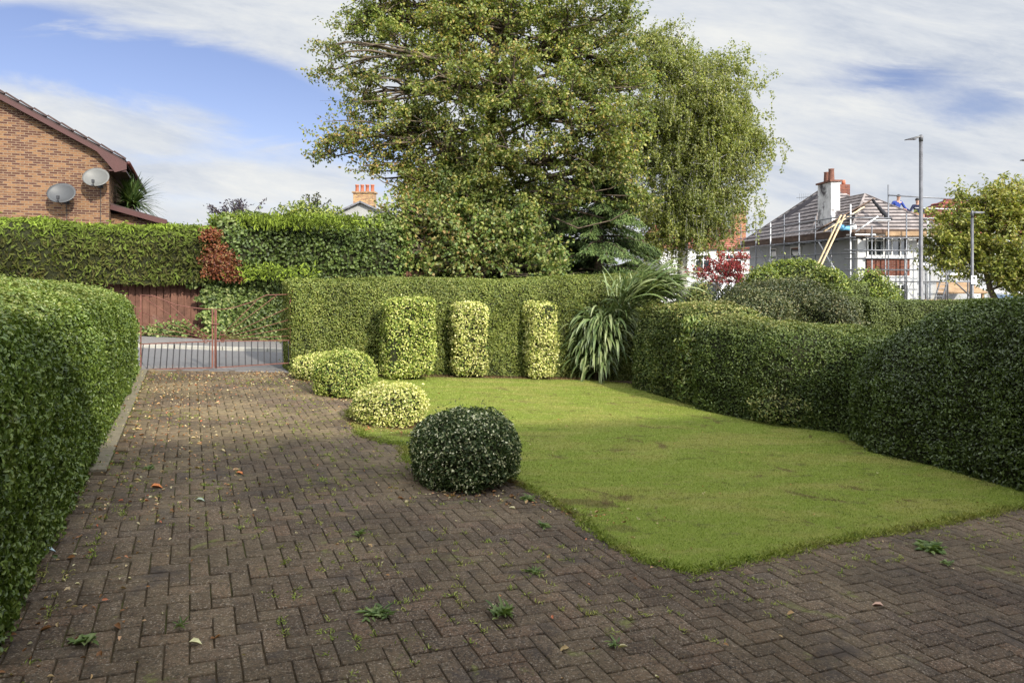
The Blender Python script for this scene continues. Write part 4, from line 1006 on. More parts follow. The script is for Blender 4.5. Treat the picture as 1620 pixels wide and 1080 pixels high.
# conifer between them
def conifer():
    global rng
    keep = rng; rng = np.random.default_rng(21)
    ft = footat(945, 20.8); root = empty('conifer', tuple(ft), 0, 'dark drooping conifer in the shade between the big tree and the birch', 'tree')
    mb = MB(); mb.tube([(0, 0, -.1), (.05, 0, 3), (0, 0, 6.2)], [.2, .14, .04], 10); mb.build('trunk', BARK, root, True)
    tb = Tubes(); Pl, Tl, Nl, R = [], [], [], []
    for k in range(190):
        z = rng.uniform(.5, 6.0); a = rng.uniform(0, 6.28); Lb = (2.6*(1-z/6.6)**.7+.3)*rng.uniform(.75, 1.1)
        dr = np.array([cos(a), sin(a), .05]); pts = [np.array([0, 0, z])+dr*Lb*t+np.array([0, 0, -.35*Lb*t*t+.1*Lb*t]) for t in np.linspace(0, 1, 6)]
        tb.add(pts, .022, .006, 4); pts = np.array(pts)
        m = int(230*Lb); t = rng.random(m)**.6*5; i = np.minimum(t.astype(int), 4); fr = (t-i)[:, None]
        c = pts[i]*(1-fr)+pts[i+1]*fr; side = np.array([-sin(a), cos(a), 0]); sg = rng.choice([-1, 1], m)[:, None]
        spread = rng.random((m, 1))*.34*(1-.55*t[:, None]/5)
        p = c+side*sg*spread+np.array([0, 0, -1.])*spread*.55+rng.normal(size=(m, 3))*.03
        Pl.append(p); Tl.append(norm(side*sg*.8+dr*.8+np.array([0, 0, -.75])+rng.normal(size=(m, 3))*.25)); Nl.append(norm(np.tile([0, -.2, 1.], (m, 1))+rng.normal(size=(m, 3))*.45))
        R.append(np.clip(rng.random(m)*.55+.35*t/5*(spread[:, 0] < .5), 0, 1))
    tb.mb.build('limbs', BARK, root, True)
    P_, N, T, R = map(np.concatenate, (Pl, Nl, Tl, R))
    foliage('crown', P_, N, T, .13*(.6+.6*rng.random(len(P_))), .036, [L_FIR], R, root, .1, .15, 'diamond')
    rng = keep
    return root
cf = conifer()
# second, brighter and lower, copied from the first
def copy_tree(o, parent=None):
    c = o.copy(); COL.objects.link(c)
    if parent is not None: c.parent = parent
    for ch in list(o.children): copy_tree(ch, c)
    return c
cf2 = copy_tree(cf); f2 = footat(1000, 20.6); cf2.location = tuple(f2); cf2.rotation_euler.z = 2.1; cf2.scale = (.62, .62, .50)
tag(cf2, 'low spreading conifer with hanging sprays just above the hedge behind the flax', 'tree')
cf3 = copy_tree(cf); f3 = footat(870, 23.5); cf3.location = tuple(f3); cf3.rotation_euler.z = 4.0; cf3.scale = (1.1, 1.1, .95)
tag(cf3, 'dark conifer hidden deepest behind the thicket and the big tree', 'tree')

# cherry at the right edge
ft = footat(1597, 25)
d = 25
tk = [ft+np.array([-.1, 0, 1.6]), ft+np.array([-.7, 0, 2.8]), ft+np.array([-1.0, .1, 4.2])]
B4 = [(1488, 402, 24, d, .5, 1.1), (1478, 378, 12, d, .4, 1.0), (1592, 312, 30, d, .8, 1.1), (1500, 385, 26, d, .5, 1.2), (1530, 355, 36, d, .7, 1.2), (1500, 420, 22, d, .5, .9), (1545, 400, 36, d, .8, 1.1), (1580, 340, 42, d, .9, 1.2), (1600, 400, 45, d-.5, .9, 1.3), (1620, 320, 34, d, .8, 1.2), (1650, 360, 60, d, 1, 1.2), (1610, 300, 20, d, .5, .8), (1555, 325, 20, d, .5, .8), (1560, 305, 8, d, .2, 1.5), (1520, 308, 7, d, .2, 1.5), (1590, 440, 28, d-.3, .6, 1.6), (1625, 440, 35, d-.5, .7, 1.6), (1660, 430, 50, d, .9, 1.2), (1540, 435, 16, d, .4, .7), (1484, 360, 14, d, .3, .8), (1497, 340, 10, d, .3, .8)]
tree('cherry_tree', ft, tk, B4, .135, .075, [L_CHERRY, TWIG], 'small rounded cherry tree with yellowing leaves at the right edge', nper=36, lper=84, clr=.34, tr=.17, seed=31, flat=.8)
# red maple in front of the white walls
ft = footat(1140, 23)
B5 = [(1140, 425, 26, 23, .6, 1.2), (1115, 432, 17, 23, .5, 1.1), (1165, 415, 18, 23, .5, 1.2), (1175, 405, 10, 23, .4, 1.0), (1170, 435, 18, 23, .5, 1.2), (1100, 435, 10, 23, .3, .8), (1145, 408, 14, 23, .4, .9)]
tree('red_maple', ft, [ft+np.array([0, 0, .9]), ft+np.array([.1, 0, 1.6])], B5, .085, .05, [L_ACER, TWIG], 'small crimson leaved maple in front of the white house', nper=60, lper=42, clr=.20, tr=.07, seed=41, flat=.5)

# garden tops seen over the road hedge
def sprig(name, px, py, d, n, hgt, spread, L, Wd, mt, lab, cat, k=30, seed=1, upz=1.0):
    global rng
    keep = rng; rng = np.random.default_rng(seed)
    c = D(px, py, d); root = empty(name, (c[0], c[1], gz(c[0], c[1])), 0, lab, cat); rl = np.array(root.location)
    tb = Tubes(); Pl, Tl = [], []
    for s_ in range(n):
        a = rng.uniform(0, 6.28); l = hgt*rng.uniform(.6, 1.1); tip = c+np.array([cos(a)*spread*rng.random(), sin(a)*spread*.5*rng.random(), l])
        b0 = np.array([c[0]+rng.normal()*.1, c[1], rl[2]]); mid = c+np.array([cos(a)*spread*.15, 0, -.2])
        pts = [b0-rl, mid-rl, (mid*.4+tip*.6+np.array([0, 0, .1]))-rl, tip-rl]; tb.add(pts, .02, .005, 4)
        for kk in range(k):
            t = rng.random()**.6; Pl.append(mid+(tip-mid)*t+rng.normal(size=3)*.05); Tl.append(norm((tip-mid))*.5+rng.normal(size=3)*.6)
    tb.mb.build('stem', BARK, root, True); P_ = np.array(Pl)-rl; T = norm(np.array(Tl)); m = len(P_)
    foliage('leaves', P_, jitter(np.tile([0, -.6, .6], (m, 1)), .7), T, L*(.6+.7*rng.random(m)), Wd, [mt], None, root)
    rng = keep; return root
sprig('purple_shrub', 378, 352, 19.5, 26, .62, .95, .09, .035, L_PURP, 'sparse purple leaved shrub showing over the road hedge', 'shrub', 30, 51)
blobshrub('golden_shrub', [(455, 328, 420, 20.5, 30, .6), (500, 324, 420, 20.5, 32, .6), (530, 334, 420, 20.3, 22, .6), (478, 320, 420, 20.6, 14, .4)], .09, .05, [L_SHRUB, TWIG], 'golden green shrub standing behind the road hedge, left of the pale gable', 'shrub', 1.3, lump=.16, inset=.16)
sprig('dark_sapling', 497, 335, 21.5, 10, .55, .5, .08, .045, L_DARKS, 'dark leaved saplings poking above the golden shrub', 'sapling', 26, 52)
# cordyline beside the brick house
def cordyline():
    c = D(208, 322, 21.8); root = empty('cabbage_palm', (c[0], c[1], gz(c[0], c[1])), 0, 'spiky cabbage palm beside the brick gable', 'tree'); rl = np.array(root.location)
    mb = MB(); mb.tube([(0, 0, -.1), (0, 0, c[2]-rl[2])], [.13, .09], 10); mb.build('trunk', BARK, root, True)
    n = 300; a = rng.uniform(0, 6.28, n); el = np.arcsin(rng.uniform(-.35, 1, n)); V, Fq, R = [], [], []
    for i in range(n):
        dv = np.array([cos(a[i])*cos(el[i]), sin(a[i])*cos(el[i]), sin(el[i])]); sdv = norm(np.cross(dv, (0, 0, 1.))); p = c-rl+rng.normal(size=3)*.05; Lf = rng.uniform(.85, 1.2)
        b = len(V)
        for k in range(6):
            t = k/5; w_ = .030*(1-t**2)+.002; V += [p-sdv*w_, p+sdv*w_]; p = p+dv*Lf/5; dv = norm(dv+np.array([0, 0, -.09*(1+2*t)]))
        for k in range(5): Fq.append((b+2*k, b+2*k+1, b+2*k+3, b+2*k+2)); R.append(rng.random())
    rawmesh('leaf_crown', np.array(V), [(np.array(Fq), 0, np.array(R))], [L_CORD], root)
cordyline()
print('LEAVES', n1_, n3_)
# ---------------------------------------------------------------- gates
VG = 12.56
def gp(X_, Y_):                                       # traced in an enlargement of the gate (5.786x from 200,450)
    px, py = 200+X_/5.786, 450+Y_/5.786; x, y = atv(px, VG); u_ = uvof(x, y)[0]
    return np.array([u_, 0, HC+(HZ-py)/F*y])
def gate(lab, hinge, centre, top, rays, bars, bot, panel, side):
    o0 = gp(*hinge); bx = UV(o0[0], VG); root = empty('gate', (bx[0], bx[1], 0), TH, lab, 'gate', 'pair of driveway gates')
    off = np.array([o0[0], 0, 0]); q = lambda X_, Y_: gp(X_, Y_)-off
    fr = MB(); c0 = q(centre, 222); c1 = q(centre, 762)
    fr.box(c0[0]-.012, c0[0]+.012, -.014, .014, c1[2]+.0, c0[2])
    pa, pb = q(*panel[0]), q(*panel[1]); ba, bb = q(*bot[0]), q(*bot[1])
    fr.beam(pa, pb, .02, .016); fr.beam(ba, bb, .02, .016)
    h0 = q(hinge[0], 100); fr.box(h0[0]-.010, h0[0]+.010, -.014, .014, ba[2] if side < 0 else bb[2], h0[2])
    fr.build('frame', GATEP, root)
    for k in range(bars):
        t = (k+.6)/bars; a = ba+(bb-ba)*t; b = pa+(pb-pa)*t; m = MB(); m.tube([a, b], .0085, 6); m.build('bar', GATEB, root)
    m = MB(); m.tube([q(*p) for p in top], .008, 6); m.build('top_rail', GATEP, root, True)
    for a, b in rays:
        m = MB(); m.tube([q(*a)+np.array([0, .012, 0]), q(*b)+np.array([0, .012, 0])], .006, 6); m.build('ray', GATEP, root, True)
    hub = MB()                                        # scrolls where the rays meet
    for k, (r_, dz) in enumerate(((.055, 0), (.035, .07), (.03, -.05))):
        c = q(*rays[0][0])+np.array([-.02*side*-1, 0, dz]); pts = [c+np.array([cos(a)*r_, 0, sin(a)*r_]) for a in np.linspace(0, 5.6, 14)]; hub.tube(pts, .006, 5)
    hub.build('scroll', GATEP, root, True)
    return root
g1 = gate('left driveway gate leaf with rusty pink rays over dark bars, before the board fence', (132, 100), 787, [(132, 98), (250, 104), (360, 150), (450, 186), (600, 211), (700, 222), (787, 226)],
     [((740, 492), (140, 112)), ((735, 480), (362, 152)), ((730, 490), (140, 250)), ((725, 496), (140, 352)), ((720, 502), (140, 442)), ((745, 478), (520, 300))], 12, [(95, 778), (780, 760)], [(120, 545), (785, 518)], -1)
g2 = gate('right driveway gate leaf with rusty pink rays over dark bars, before the ivy', (1500, 92), 812, [(812, 228), (900, 226), (1000, 206), (1150, 160), (1280, 96), (1500, 90)],
     [((868, 485), (1385, 92)), ((868, 470), (1190, 150)), ((868, 492), (1500, 205)), ((868, 496), (1500, 320)), ((868, 502), (1500, 400)), ((868, 508), (1500, 470))], 12, [(815, 760), (1510, 715)], [(815, 518), (1505, 510)], 1)
m = MB(); b0 = gp(800, 365)-np.array([gp(812, 0)[0], 0, 0])
# bolt joining the leaves belongs to the right leaf
o0 = gp(1500, 92)[0]; q = lambda X_, Y_: gp(X_, Y_)-np.array([o0, 0, 0])
m.tube([q(775, 362)+np.array([0, -.03, 0]), q(850, 362)+np.array([0, -.03, 0])], .011, 8); m.tube([q(822, 235)+np.array([0, -.02, 0]), q(822, 760)+np.array([0, -.02, 0])], .009, 8)
m.build('drop_bolt', GATEP, g2, True)
for px_, lab in ((466, 'dark gate post against the end of the tall back hedge'),):
    x, y = atv(px_, VG); rt = empty('gate_post', (x, y, gz(x, y)-.1), TH, lab, 'post'); m = MB(); m.box(-.035, .035, -.035, .035, 0, 1.36-gz(x, y)); m.build('shaft', GATEB, rt); m = MB(); m.box(-.045, .045, -.045, .045, 1.361-gz(x, y), 1.385-gz(x, y)); m.build('cap', GATEP, rt)

# ---------------------------------------------------------------- helpers for houses
def wallbox(x0, x1, y0, y1, z0, z1, name, m, root, holes=()):
    mb = MB(); mb.box(x0, x1, y0, y1, z0, z1); return mb.build(name, m, root)
def window(root, x0, x1, z0, z1, y, cols, transom=None, face='y', depth=.06):
    """white framed window on a wall; face 'y' looks towards -y, face 'x' towards -x (then x0,x1 run along y)"""
    def bx(mb, a0, a1, d0, d1, c0, c1):
        if face == 'y': mb.box(a0, a1, y-d1, y-d0, c0, c1)
        else: mb.box(y-d1, y-d0, a0, a1, c0, c1)
    wr = MB(); t = .055
    bx(wr, x0, x1, .003, depth, z0, z0+t); bx(wr, x0, x1, .003, depth, z1-t, z1)
    bx(wr, x0, x0+t, .003, depth, z0+t, z1-t); bx(wr, x1-t, x1, .003, depth, z0+t, z1-t)
    for k in range(1, cols): xx = x0+(x1-x0)*k/cols; bx(wr, xx-t/2, xx+t/2, .003, depth-.004, z0+t, z1-t)
    if transom: zt = z0+(z1-z0)*transom; bx(wr, x0+t, x1-t, .003, depth-.008, zt-t/2, zt+t/2)
    w_ = wr.build('window', WINW, root); gl = MB(); bx(gl, x0+t*.5, x1-t*.5, .002, .02, z0+t*.5, z1-t*.5); gl.build('pane', GLASS, w_)
    sl_ = MB(); bx(sl_, x0-.05, x1+.05, .002, depth+.06, z0-.06, z0-.002); sl_.build('sill', WINW, w_)
    return w_
def slope(mb, e0, e1, r1, r0, th=.05):
    e0, e1, r1, r0 = (np.array(p, float) for p in (e0, e1, r1, r0)); n = norm(np.cross(e1-e0, r0-e0+1e-9)); n = n if n[2] > 0 else -n
    top = [e0, e1, r1, r0] if np.linalg.norm(r1-r0) > .01 else [e0, e1, r1]; k = len(top)
    mb.add(top+[p-n*th for p in top], [tuple(range(k)), tuple(range(2*k-1, k-1, -1))]+[(i, (i+1) % k+0, (i+1) % k+k, i+k) for i in range(k)])
    return n
def battens(mb, e0, e1, r1, r0, n, w_=.05, h=.03, t0=.03, t1=.97, skip=()):
    e0, e1, r1, r0 = (np.array(p, float) for p in (e0, e1, r1, r0)); nn = norm(np.cross(e1-e0, r0-e0+1e-9)); nn = nn if nn[2] > 0 else -nn
    for k in range(n):
        if k in skip: continue
        t = t0+(t1-t0)*k/(n-1); a = e0+(r0-e0)*t; b = e1+(r1-e1)*t
        mb.beam(a+nn*(h/2+.004), b+nn*(h/2+.004), h, w_, up=tuple(nn)) if False else mb.beam(a+nn*(h/2+.004), b+nn*(h/2+.004), w_, h, up=tuple(nn))

# ---------------------------------------------------------------- brick house, left
c = UV(-2.13, 23.1); root = empty('brick_house', (c[0], c[1], 0), TH, 'multi toned brick house gable with two satellite dishes', 'house')
ze, rx_, rzz = 4.92, -4.9, 7.35
mb = MB(); prof = [(-9.8, 0-.2), (0, -.2), (0, ze), (rx_, ze+.551*4.9), (-9.8, ze)]
mb.add([(x, 0, z) for x, z in prof]+[(x, 8, z) for x, z in prof], [(0, 1, 2, 3, 4), (9, 8, 7, 6, 5)]+[(i, i+5, (i+1) % 5+5, (i+1) % 5) for i in range(5)])
mb.build('wall', BRICKH, root)
rf = MB(); dz_ = .10
def rz_(x): return ze+.551*(4.9-abs(x-rx_))
slope(rf, (.45, -.30, rz_(.45)+.17), (.45, 8.3, rz_(.45)+.17), (rx_, 8.3, rz_(rx_)+.17), (rx_, -.30, rz_(rx_)+.17), .06)
slope(rf, (-10.25, -.30, rz_(-10.25)+.17), (-10.25, 8.3, rz_(-10.25)+.17), (rx_, 8.3, rz_(rx_)+.17), (rx_, -.30, rz_(rx_)+.17), .06)
for k in range(17):                                   # stepped tile ends along the verge
    x1 = .45-k*.32; x0 = x1-.30
    for s_ in (1, -1):
        a, b_ = (x1, x0) if s_ > 0 else (2*rx_-x1, 2*rx_-x0)
        rf.beam((a, -.315, rz_(a)+.195), (b_, -.315, rz_(b_)+.225), .10, .045)
roof_ = rf.build('roof', TILED, root)
bg_ = MB()
for s_ in (1, -1):
    xe = .47 if s_ > 0 else 2*rx_-.47
    th_ = .14
    P0 = [(xe, rz_(xe)+.10), (rx_, rz_(rx_)+.10), (rx_, rz_(rx_)+.10-th_), (xe-s_*.75, rz_(xe-s_*.75)+.10-th_), (xe-s_*.50, rz_(xe-s_*.5)-.20), (xe-s_*.30, rz_(xe)-.20), (xe, rz_(xe)-.10)]
    n_ = len(P0); vs = [(x, -.30, z) for x, z in P0]+[(x, -.265, z) for x, z in P0]
    f_ = [tuple(range(n_)), tuple(range(2*n_-1, n_-1, -1))]+[(i, i+n_, (i+1) % n_+n_, (i+1) % n_) for i in range(n_)]
    bg_.add(vs, f_)
bg_.build('bargeboard', FASCIA, root)
sf = MB(); sf.box(.02, .46, -.26, 8.2, rz_(.46)-.17, rz_(.46)-.13); sf.build('soffit', FASCIA, root)
gt = MB(); gt.tube([(.52, -.30, rz_(.45)+.08), (.52, 8.2, rz_(.45)+.08)], .055, 10); gt.build('gutter', FASCIA, root, True)
# lean-to on its right
lt = MB(); lt.box(.002, 1.3, .6, 6, -.2, 3.17); lt.box(.002, .7, .598, 5.99, 3.17, 3.34); lt.build('side_wall', BRICKH, root)
lr = MB(); slope(lr, (1.5, .3, 3.17), (1.5, 6.2, 3.17), (.004, 6.2, 3.62), (.004, .3, 3.62), .05); lr.build('side_roof', TILED, root)
lb = MB(); lb.beam((.0, .28, 3.50), (1.5, .28, 3.07), .03, .14); lb.build('side_fascia', FASCIA, root)
for px_, py_, col, lab, rr_ in ((98.5, 308, DISH, 'darker oval satellite dish lower on the brick gable', .355), (153, 283, DISHW, 'paler round satellite dish near the corner of the brick gable', .34)):
    x, y = atv(px_, 22.72); z = HC+(HZ-py_)/F*y
    dr = empty('satellite_dish', (x, y, z), TH-.15, lab, 'satellite dish', 'satellite dishes on the brick gable')
    mb = MB(); n_ = 28; rings = 6; vs = []
    tl = radians(28)
    for s_ in (0, 1):
        for i in range(rings+1):
            r = rr_*i/rings
            for k in range(n_):
                a = 2*pi*k/n_; X_, Z_ = cos(a)*r, sin(a)*r*.92; Y_ = .16*(r/rr_)**2*-1*.6+s_*.012
                vs.append((X_, Y_*cos(tl)+Z_*sin(tl), Z_*cos(tl)-Y_*sin(tl)))
    fs = []
    for s_ in (0, 1):
        b0_ = s_*(rings+1)*n_
        for i in range(rings):
            for k in range(n_):
                f_ = (b0_+i*n_+k, b0_+i*n_+(k+1) % n_, b0_+(i+1)*n_+(k+1) % n_, b0_+(i+1)*n_+k); fs.append(f_ if s_ == 0 else f_[::-1])
    for k in range(n_): fs.append((rings*n_+k, rings*n_+(k+1) % n_, (2*rings+1)*n_+(k+1) % n_, (2*rings+1)*n_+k))
    mb.add(vs, fs); mb.build('reflector', col, dr, True)
    mb = MB(); mb.tube([(0, -.02, -rr_*.85), (0, -.34, -rr_*.62), (0, -.36, -.12)], .012, 8); mb.build('arm', BLACK, dr, True)
    mb = MB(); mb.box(-.03, .03, -.40, -.31, -.16, -.06); mb.build('receiver', BLACK, dr, bevel=.01)
    mb = MB(); mb.tube([(0, .02, 0), (0, .2, -.10), (0, .36, -.10)], .02, 8); mb.box(-.07, .07, .355, .375, -.22, .02); mb.tube([(0, .34, -.1), (.01, .355, -.5), (0, .36, -1.3)], .008, 6); mb.build('bracket', BLACK, dr)

# ---------------------------------------------------------------- far houses, left
x = (571-810)/F*42; rt = empty('gable_house', (x, 42, -1), 0, 'pale grey gabled house with four red chimney pots behind the tree', 'house')
mb = MB(); pr = [(-3.4, -.5), (3.4, -.5), (3.4, 5.2), (0, 6.75), (-3.4, 5.2)]
mb.add([(a, 0, z) for a, z in pr]+[(a, 9, z) for a, z in pr], [(0, 1, 2, 3, 4), (9, 8, 7, 6, 5)]+[(i, i+5, (i+1) % 5+5, (i+1) % 5) for i in range(5)]); mb.build('wall', CREAMR, rt)
mb = MB(); slope(mb, (3.7, -.25, 5.14), (3.7, 9.2, 5.14), (0, 9.2, 6.83), (0, -.25, 6.83), .1); slope(mb, (-3.7, -.25, 5.14), (-3.7, 9.2, 5.14), (0, 9.2, 6.83), (0, -.25, 6.83), .1); r_ = mb.build('roof', plain('grey_slate', (.16, .16, .18), .7, .3, .25, 5), rt)
mb = MB(); mb.box(-.55, .75, .3, 1.0, 6.0, 7.35); mb.box(-.62, .82, .23, 1.07, 7.352, 7.45); ch_ = mb.build('chimney', brickmat('yellowed_brick', (.32, .17, .07), (.42, .26, .10), (.26, .12, .06), (.3, .26, .2)), r_)
for k in range(4):
    m = MB(); m.lathe((-.38+k*.32, .65, 7.45), [(.13, 0), (.11, .08), (.10, .38), (.13, .40), (.12, .46)], 12); m.build('chimney_pot', TERRA, r_, True)
x = (323-810)/F*40; rt = empty('distant_bungalow', (x, 40, 0), 0, 'distant bungalow of which only a short capped chimney shows over the hedge', 'house')
mb = MB(); mb.box(-5, 4, 0, 8, -.5, 2.6); mb.build('wall', CREAMR, rt)
mb = MB(); slope(mb, (-5.3, -.3, 2.55), (4.3, -.3, 2.55), (2.5, 4, 4.3), (-3.5, 4, 4.3), .1); slope(mb, (4.3, 8.3, 2.55), (-5.3, 8.3, 2.55), (-3.5, 4, 4.3), (2.5, 4, 4.3), .1); slope(mb, (4.3, -.3, 2.55), (4.3, 8.3, 2.55), (2.5, 4, 4.3), (2.5, 4, 4.3), .1); slope(mb, (-5.3, -.3, 2.55), (-5.3, 8.3, 2.55), (-3.5, 4, 4.3), (-3.5, 4, 4.3), .1); r_ = mb.build('roof', TILED, rt)
mb = MB(); mb.box(-.16, .16, 3.3, 3.7, 3.3, 4.82); mb.box(-.22, .22, 3.24, 3.76, 4.98, 5.04); [mb.box(a-.02, a+.02, b-.02, b+.02, 4.821, 4.98) for a in (-.14, .14) for b in (3.34, 3.66)]; mb.build('chimney', BRICKR, r_)

# ---------------------------------------------------------------- white house behind the birch
rt = empty('white_house', (10.4, 50, -2), 0, 'white house with red tiled roof and orange chimney seen through the birch', 'house')
mb = MB(); mb.box(0, 7.0, 0, 8, 0, 5.35); mb.build('wall', RENDER, rt)
mb = MB(); slope(mb, (-.3, -.3, 5.2), (7.3, -.3, 5.2), (6.2, 4, 7.25), (.9, 4, 7.25), .1); slope(mb, (7.3, 8.3, 5.2), (-.3, 8.3, 5.2), (.9, 4, 7.25), (6.2, 4, 7.25), .1); slope(mb, (-.3, 8.3, 5.2), (-.3, -.3, 5.2), (.9, 4, 7.25), (.9, 4, 7.25), .1); slope(mb, (7.3, -.3, 5.2), (7.3, 8.3, 5.2), (6.2, 4, 7.25), (6.2, 4, 7.25), .1)
bt = MB(); battens(bt, (-.3, -.3, 5.2), (7.3, -.3, 5.2), (6.2, 4, 7.25), (.9, 4, 7.25), 14, .12, .05)
r_ = mb.build('roof', TILER, rt); bt.build('tile_course', TILER, r_)
mb = MB(); mb.box(6.25, 7.15, 1.2, 2.0, 5.3, 7.9); mb.box(6.18, 7.22, 1.13, 2.07, 7.902, 8.0); c_ = mb.build('chimney', BRICKO, r_)
for k in range(2): m = MB(); m.lathe((6.5+k*.4, 1.6, 8.0), [(.13, 0), (.11, .3), (.13, .4)], 12); m.build('chimney_pot', TERRA, r_, True)
for a0 in (.8, 3.0, 5.2): window(rt, a0, a0+1.2, 3.4, 4.7, 0, 2, .7)
for a0 in (.8, 5.2): window(rt, a0, a0+1.2, .9, 2.2, 0, 2, .7)
# lower annexe, left
wx = empty('white_annexe', (8.7, 40, -2), 0, 'low white gabled annexe with a small red roof under the birch', 'building')
mb = MB(); mb.box(0, 1.9, 0, 5, 0, 5.0); mb.build('wall', RENDER, wx)
mb = MB(); slope(mb, (-.15, -.2, 4.95), (2.1, -.2, 4.95), (2.1, 2.5, 6.0), (-.15, 2.5, 6.0), .1); slope(mb, (-.15, 5.2, 4.95), (2.1, 5.2, 4.95), (2.1, 2.5, 6.0), (-.15, 2.5, 6.0), .1); mb.build('roof', TILER, wx)

# ---------------------------------------------------------------- the scaffolded house
rt = empty('scaffolded_house', (16, 32, 0), 0, 'white rendered house with its roof stripped to battens and a tall flaking chimney', 'house')
def L_(x, y, z): return (x-16, y-32, z)
def WB(x0, x1, y0, y1, z0, z1, name, m):
    mb = MB(); mb.box(x0-16, x1-16, y0-32, y1-32, z0, z1); return mb.build(name, m, rt)
WB(16, 22, 36.003, 46, -2.2, 3.42, 'wall', RENDERG); WB(16.003, 19.9, 32, 36, -2.2, 3.42, 'wall', RENDERG)
# front bay: piers, windows, brick panel
WB(16.45, 18.42, 31.62, 31.995, 1.36, 2.10, 'brick_panel', BRICKR)
WB(16.38, 18.50, 31.56, 31.996, 2.102, 2.23, 'bay_sill', WINW)
WB(16.05, 16.44, 31.70, 31.994, -2.0, 3.40, 'pier', RENDER); WB(18.43, 18.80, 31.70, 31.994, -2.0, 3.40, 'pier', RENDER)
WB(16.45, 18.42, 31.66, 31.993, 3.26, 3.40, 'bay_head', RENDER); WB(16.45, 18.42, 31.64, 31.992, -2.0, -.1, 'bay_base', RENDER); WB(16.45, 18.42, 31.63, 31.991, .98, 1.355, 'bay_apron', RENDER)
window(rt, .47, 2.40, 2.24, 3.25, -.30, 5, .72); window(rt, .47, 2.40, -.08, .96, -.30, 5, .72)
WB(16.47, 18.40, 31.72, 31.99, 2.235, 3.255, 'bay_side', RENDER)
window(rt, 5.7, 7.1, 2.2, 2.9, 0, 1, None, 'x'); window(rt, 9.2, 10.2, 2.2, 2.9, 0, 1, None, 'x')
window(rt, 2.95, 3.75, 1.9, 3.0, 0, 2, .7)
# eave brackets, dark
for xb in (16.25, 18.85):
    m = MB(); m.beam(L_(xb, 31.98, 2.72), L_(xb, 31.98, 3.38), .09, .12); m.beam(L_(xb, 31.95, 2.78), L_(xb, 31.45, 3.33), .08, .09); m.beam(L_(xb, 31.97, 3.34), L_(xb, 31.40, 3.34), .08, .08); m.build('bracket', BOARDD, rt)
rf = MB(); bt = MB(); ze = 3.44
A0, A1, A2, A3 = (15.6, 35.6), (22.4, 35.6), (22.4, 46.4), (15.6, 46.4); R0, R1 = (18.7, 40.4, 6.50), (18.85, 41.4, 6.50)
def S4(e0, e1, r1, r0, nb, **k):
    a, b, c_, d_ = L_(*e0), L_(*e1), L_(*r1), L_(*r0); slope(rf, a, b, c_, d_); battens(bt, a, b, c_, d_, nb, **k)
S4((*A3, ze), (*A0, ze), R0, R1, 13, w_=.20, h=.03); S4((*A0, ze), (*A1, ze), R0, R0, 13, w_=.20, h=.05); S4((*A1, ze), (*A2, ze), R1, R0, 12, w_=.09, h=.05); S4((*A2, ze), (*A3, ze), R1, R1, 8, w_=.09, h=.05)
W0, W1, W2, W3 = (15.6, 31.4), (20.1, 31.4), (20.1, 40.0), (15.6, 40.0); Q0, Q1 = (17.8, 34.4, 5.38), (17.8, 39.6, 5.42)
S4((*W3, ze), (*W0, ze), Q0, Q1, 11, w_=.17, h=.03); S4((*W0, ze), (*W1, ze), Q0, Q0, 11, w_=.17, h=.03); S4((*W1, ze), (*W2, ze), Q1, Q0, 11, w_=.17, h=.03)
for a, b in (((*W0, ze), Q0), ((*W1, ze), Q0), (Q0, Q1), ((*A3, ze), R1), ((*A0, ze), R0), (R0, R1)):
    bt.beam(np.array(L_(*a))+np.array([0, 0, .05]), np.array(L_(*b))+np.array([0, 0, .05]), .08, .07)
r_ = rf.build('roof', FELT, rt); bt.build('battens', BATTEN, r_)
m = MB(); m.beam(L_(15.58, 31.38, 3.40), L_(20.12, 31.38, 3.40), .03, .17); m.beam(L_(15.57, 31.40, 3.40), L_(15.57, 46.4, 3.40), .03, .17); m.build('fascia', BOARDD, r_)
m = MB(); m.add([L_(15.62, 31.40, 3.37), L_(20.1, 31.40, 3.37), L_(20.1, 31.99, 3.37), L_(15.62, 31.99, 3.37)], [(0, 3, 2, 1)]); m.add([L_(15.6, 32, 3.372), L_(15.995, 32, 3.372), L_(15.995, 46.3, 3.372), L_(15.6, 46.3, 3.372)], [(0, 3, 2, 1)]); m.build('soffit', BOARDD, r_)
m = MB(); m.box(.08, .53, 2.4, 3.9, 3.0, 6.05); ch_ = m.build('chimney', STAINW, r_)
m = MB(); m.box(0.0, .61, 2.32, 3.98, 6.052, 6.14); m.build('chimney_cap', POTD, ch_)
for yy, hh in ((2.85, .62), (3.35, .52)): m = MB(); m.lathe((.30, yy, 6.14), [(.17, 0), (.15, .06), (.13, hh-.05), (.15, hh)], 14); m.build('chimney_pot', POTD, ch_, True)
m = MB(); m.tube([(.1, 3.8, 5.45), (-.15, 3.9, 5.46), (-1.0, 4.0, 5.40)], .014, 6)
for k in range(7): m.tube([(-.2-k*.11, 3.93, 5.28+.0*k), (-.2-k*.11, 3.93, 5.62)], .006, 4)
m.build('aerial', LAMPG, ch_)
m = MB(); m.box(3.55, 4.4, 9.2, 9.9, 5.2, 6.75); m.build('rear_chimney', BRICKR, r_)
for xx in (3.75, 4.15): m = MB(); m.lathe((xx, 9.5, 6.75), [(.12, 0), (.1, .3)], 10); m.build('chimney_pot', TERRA, r_, True)
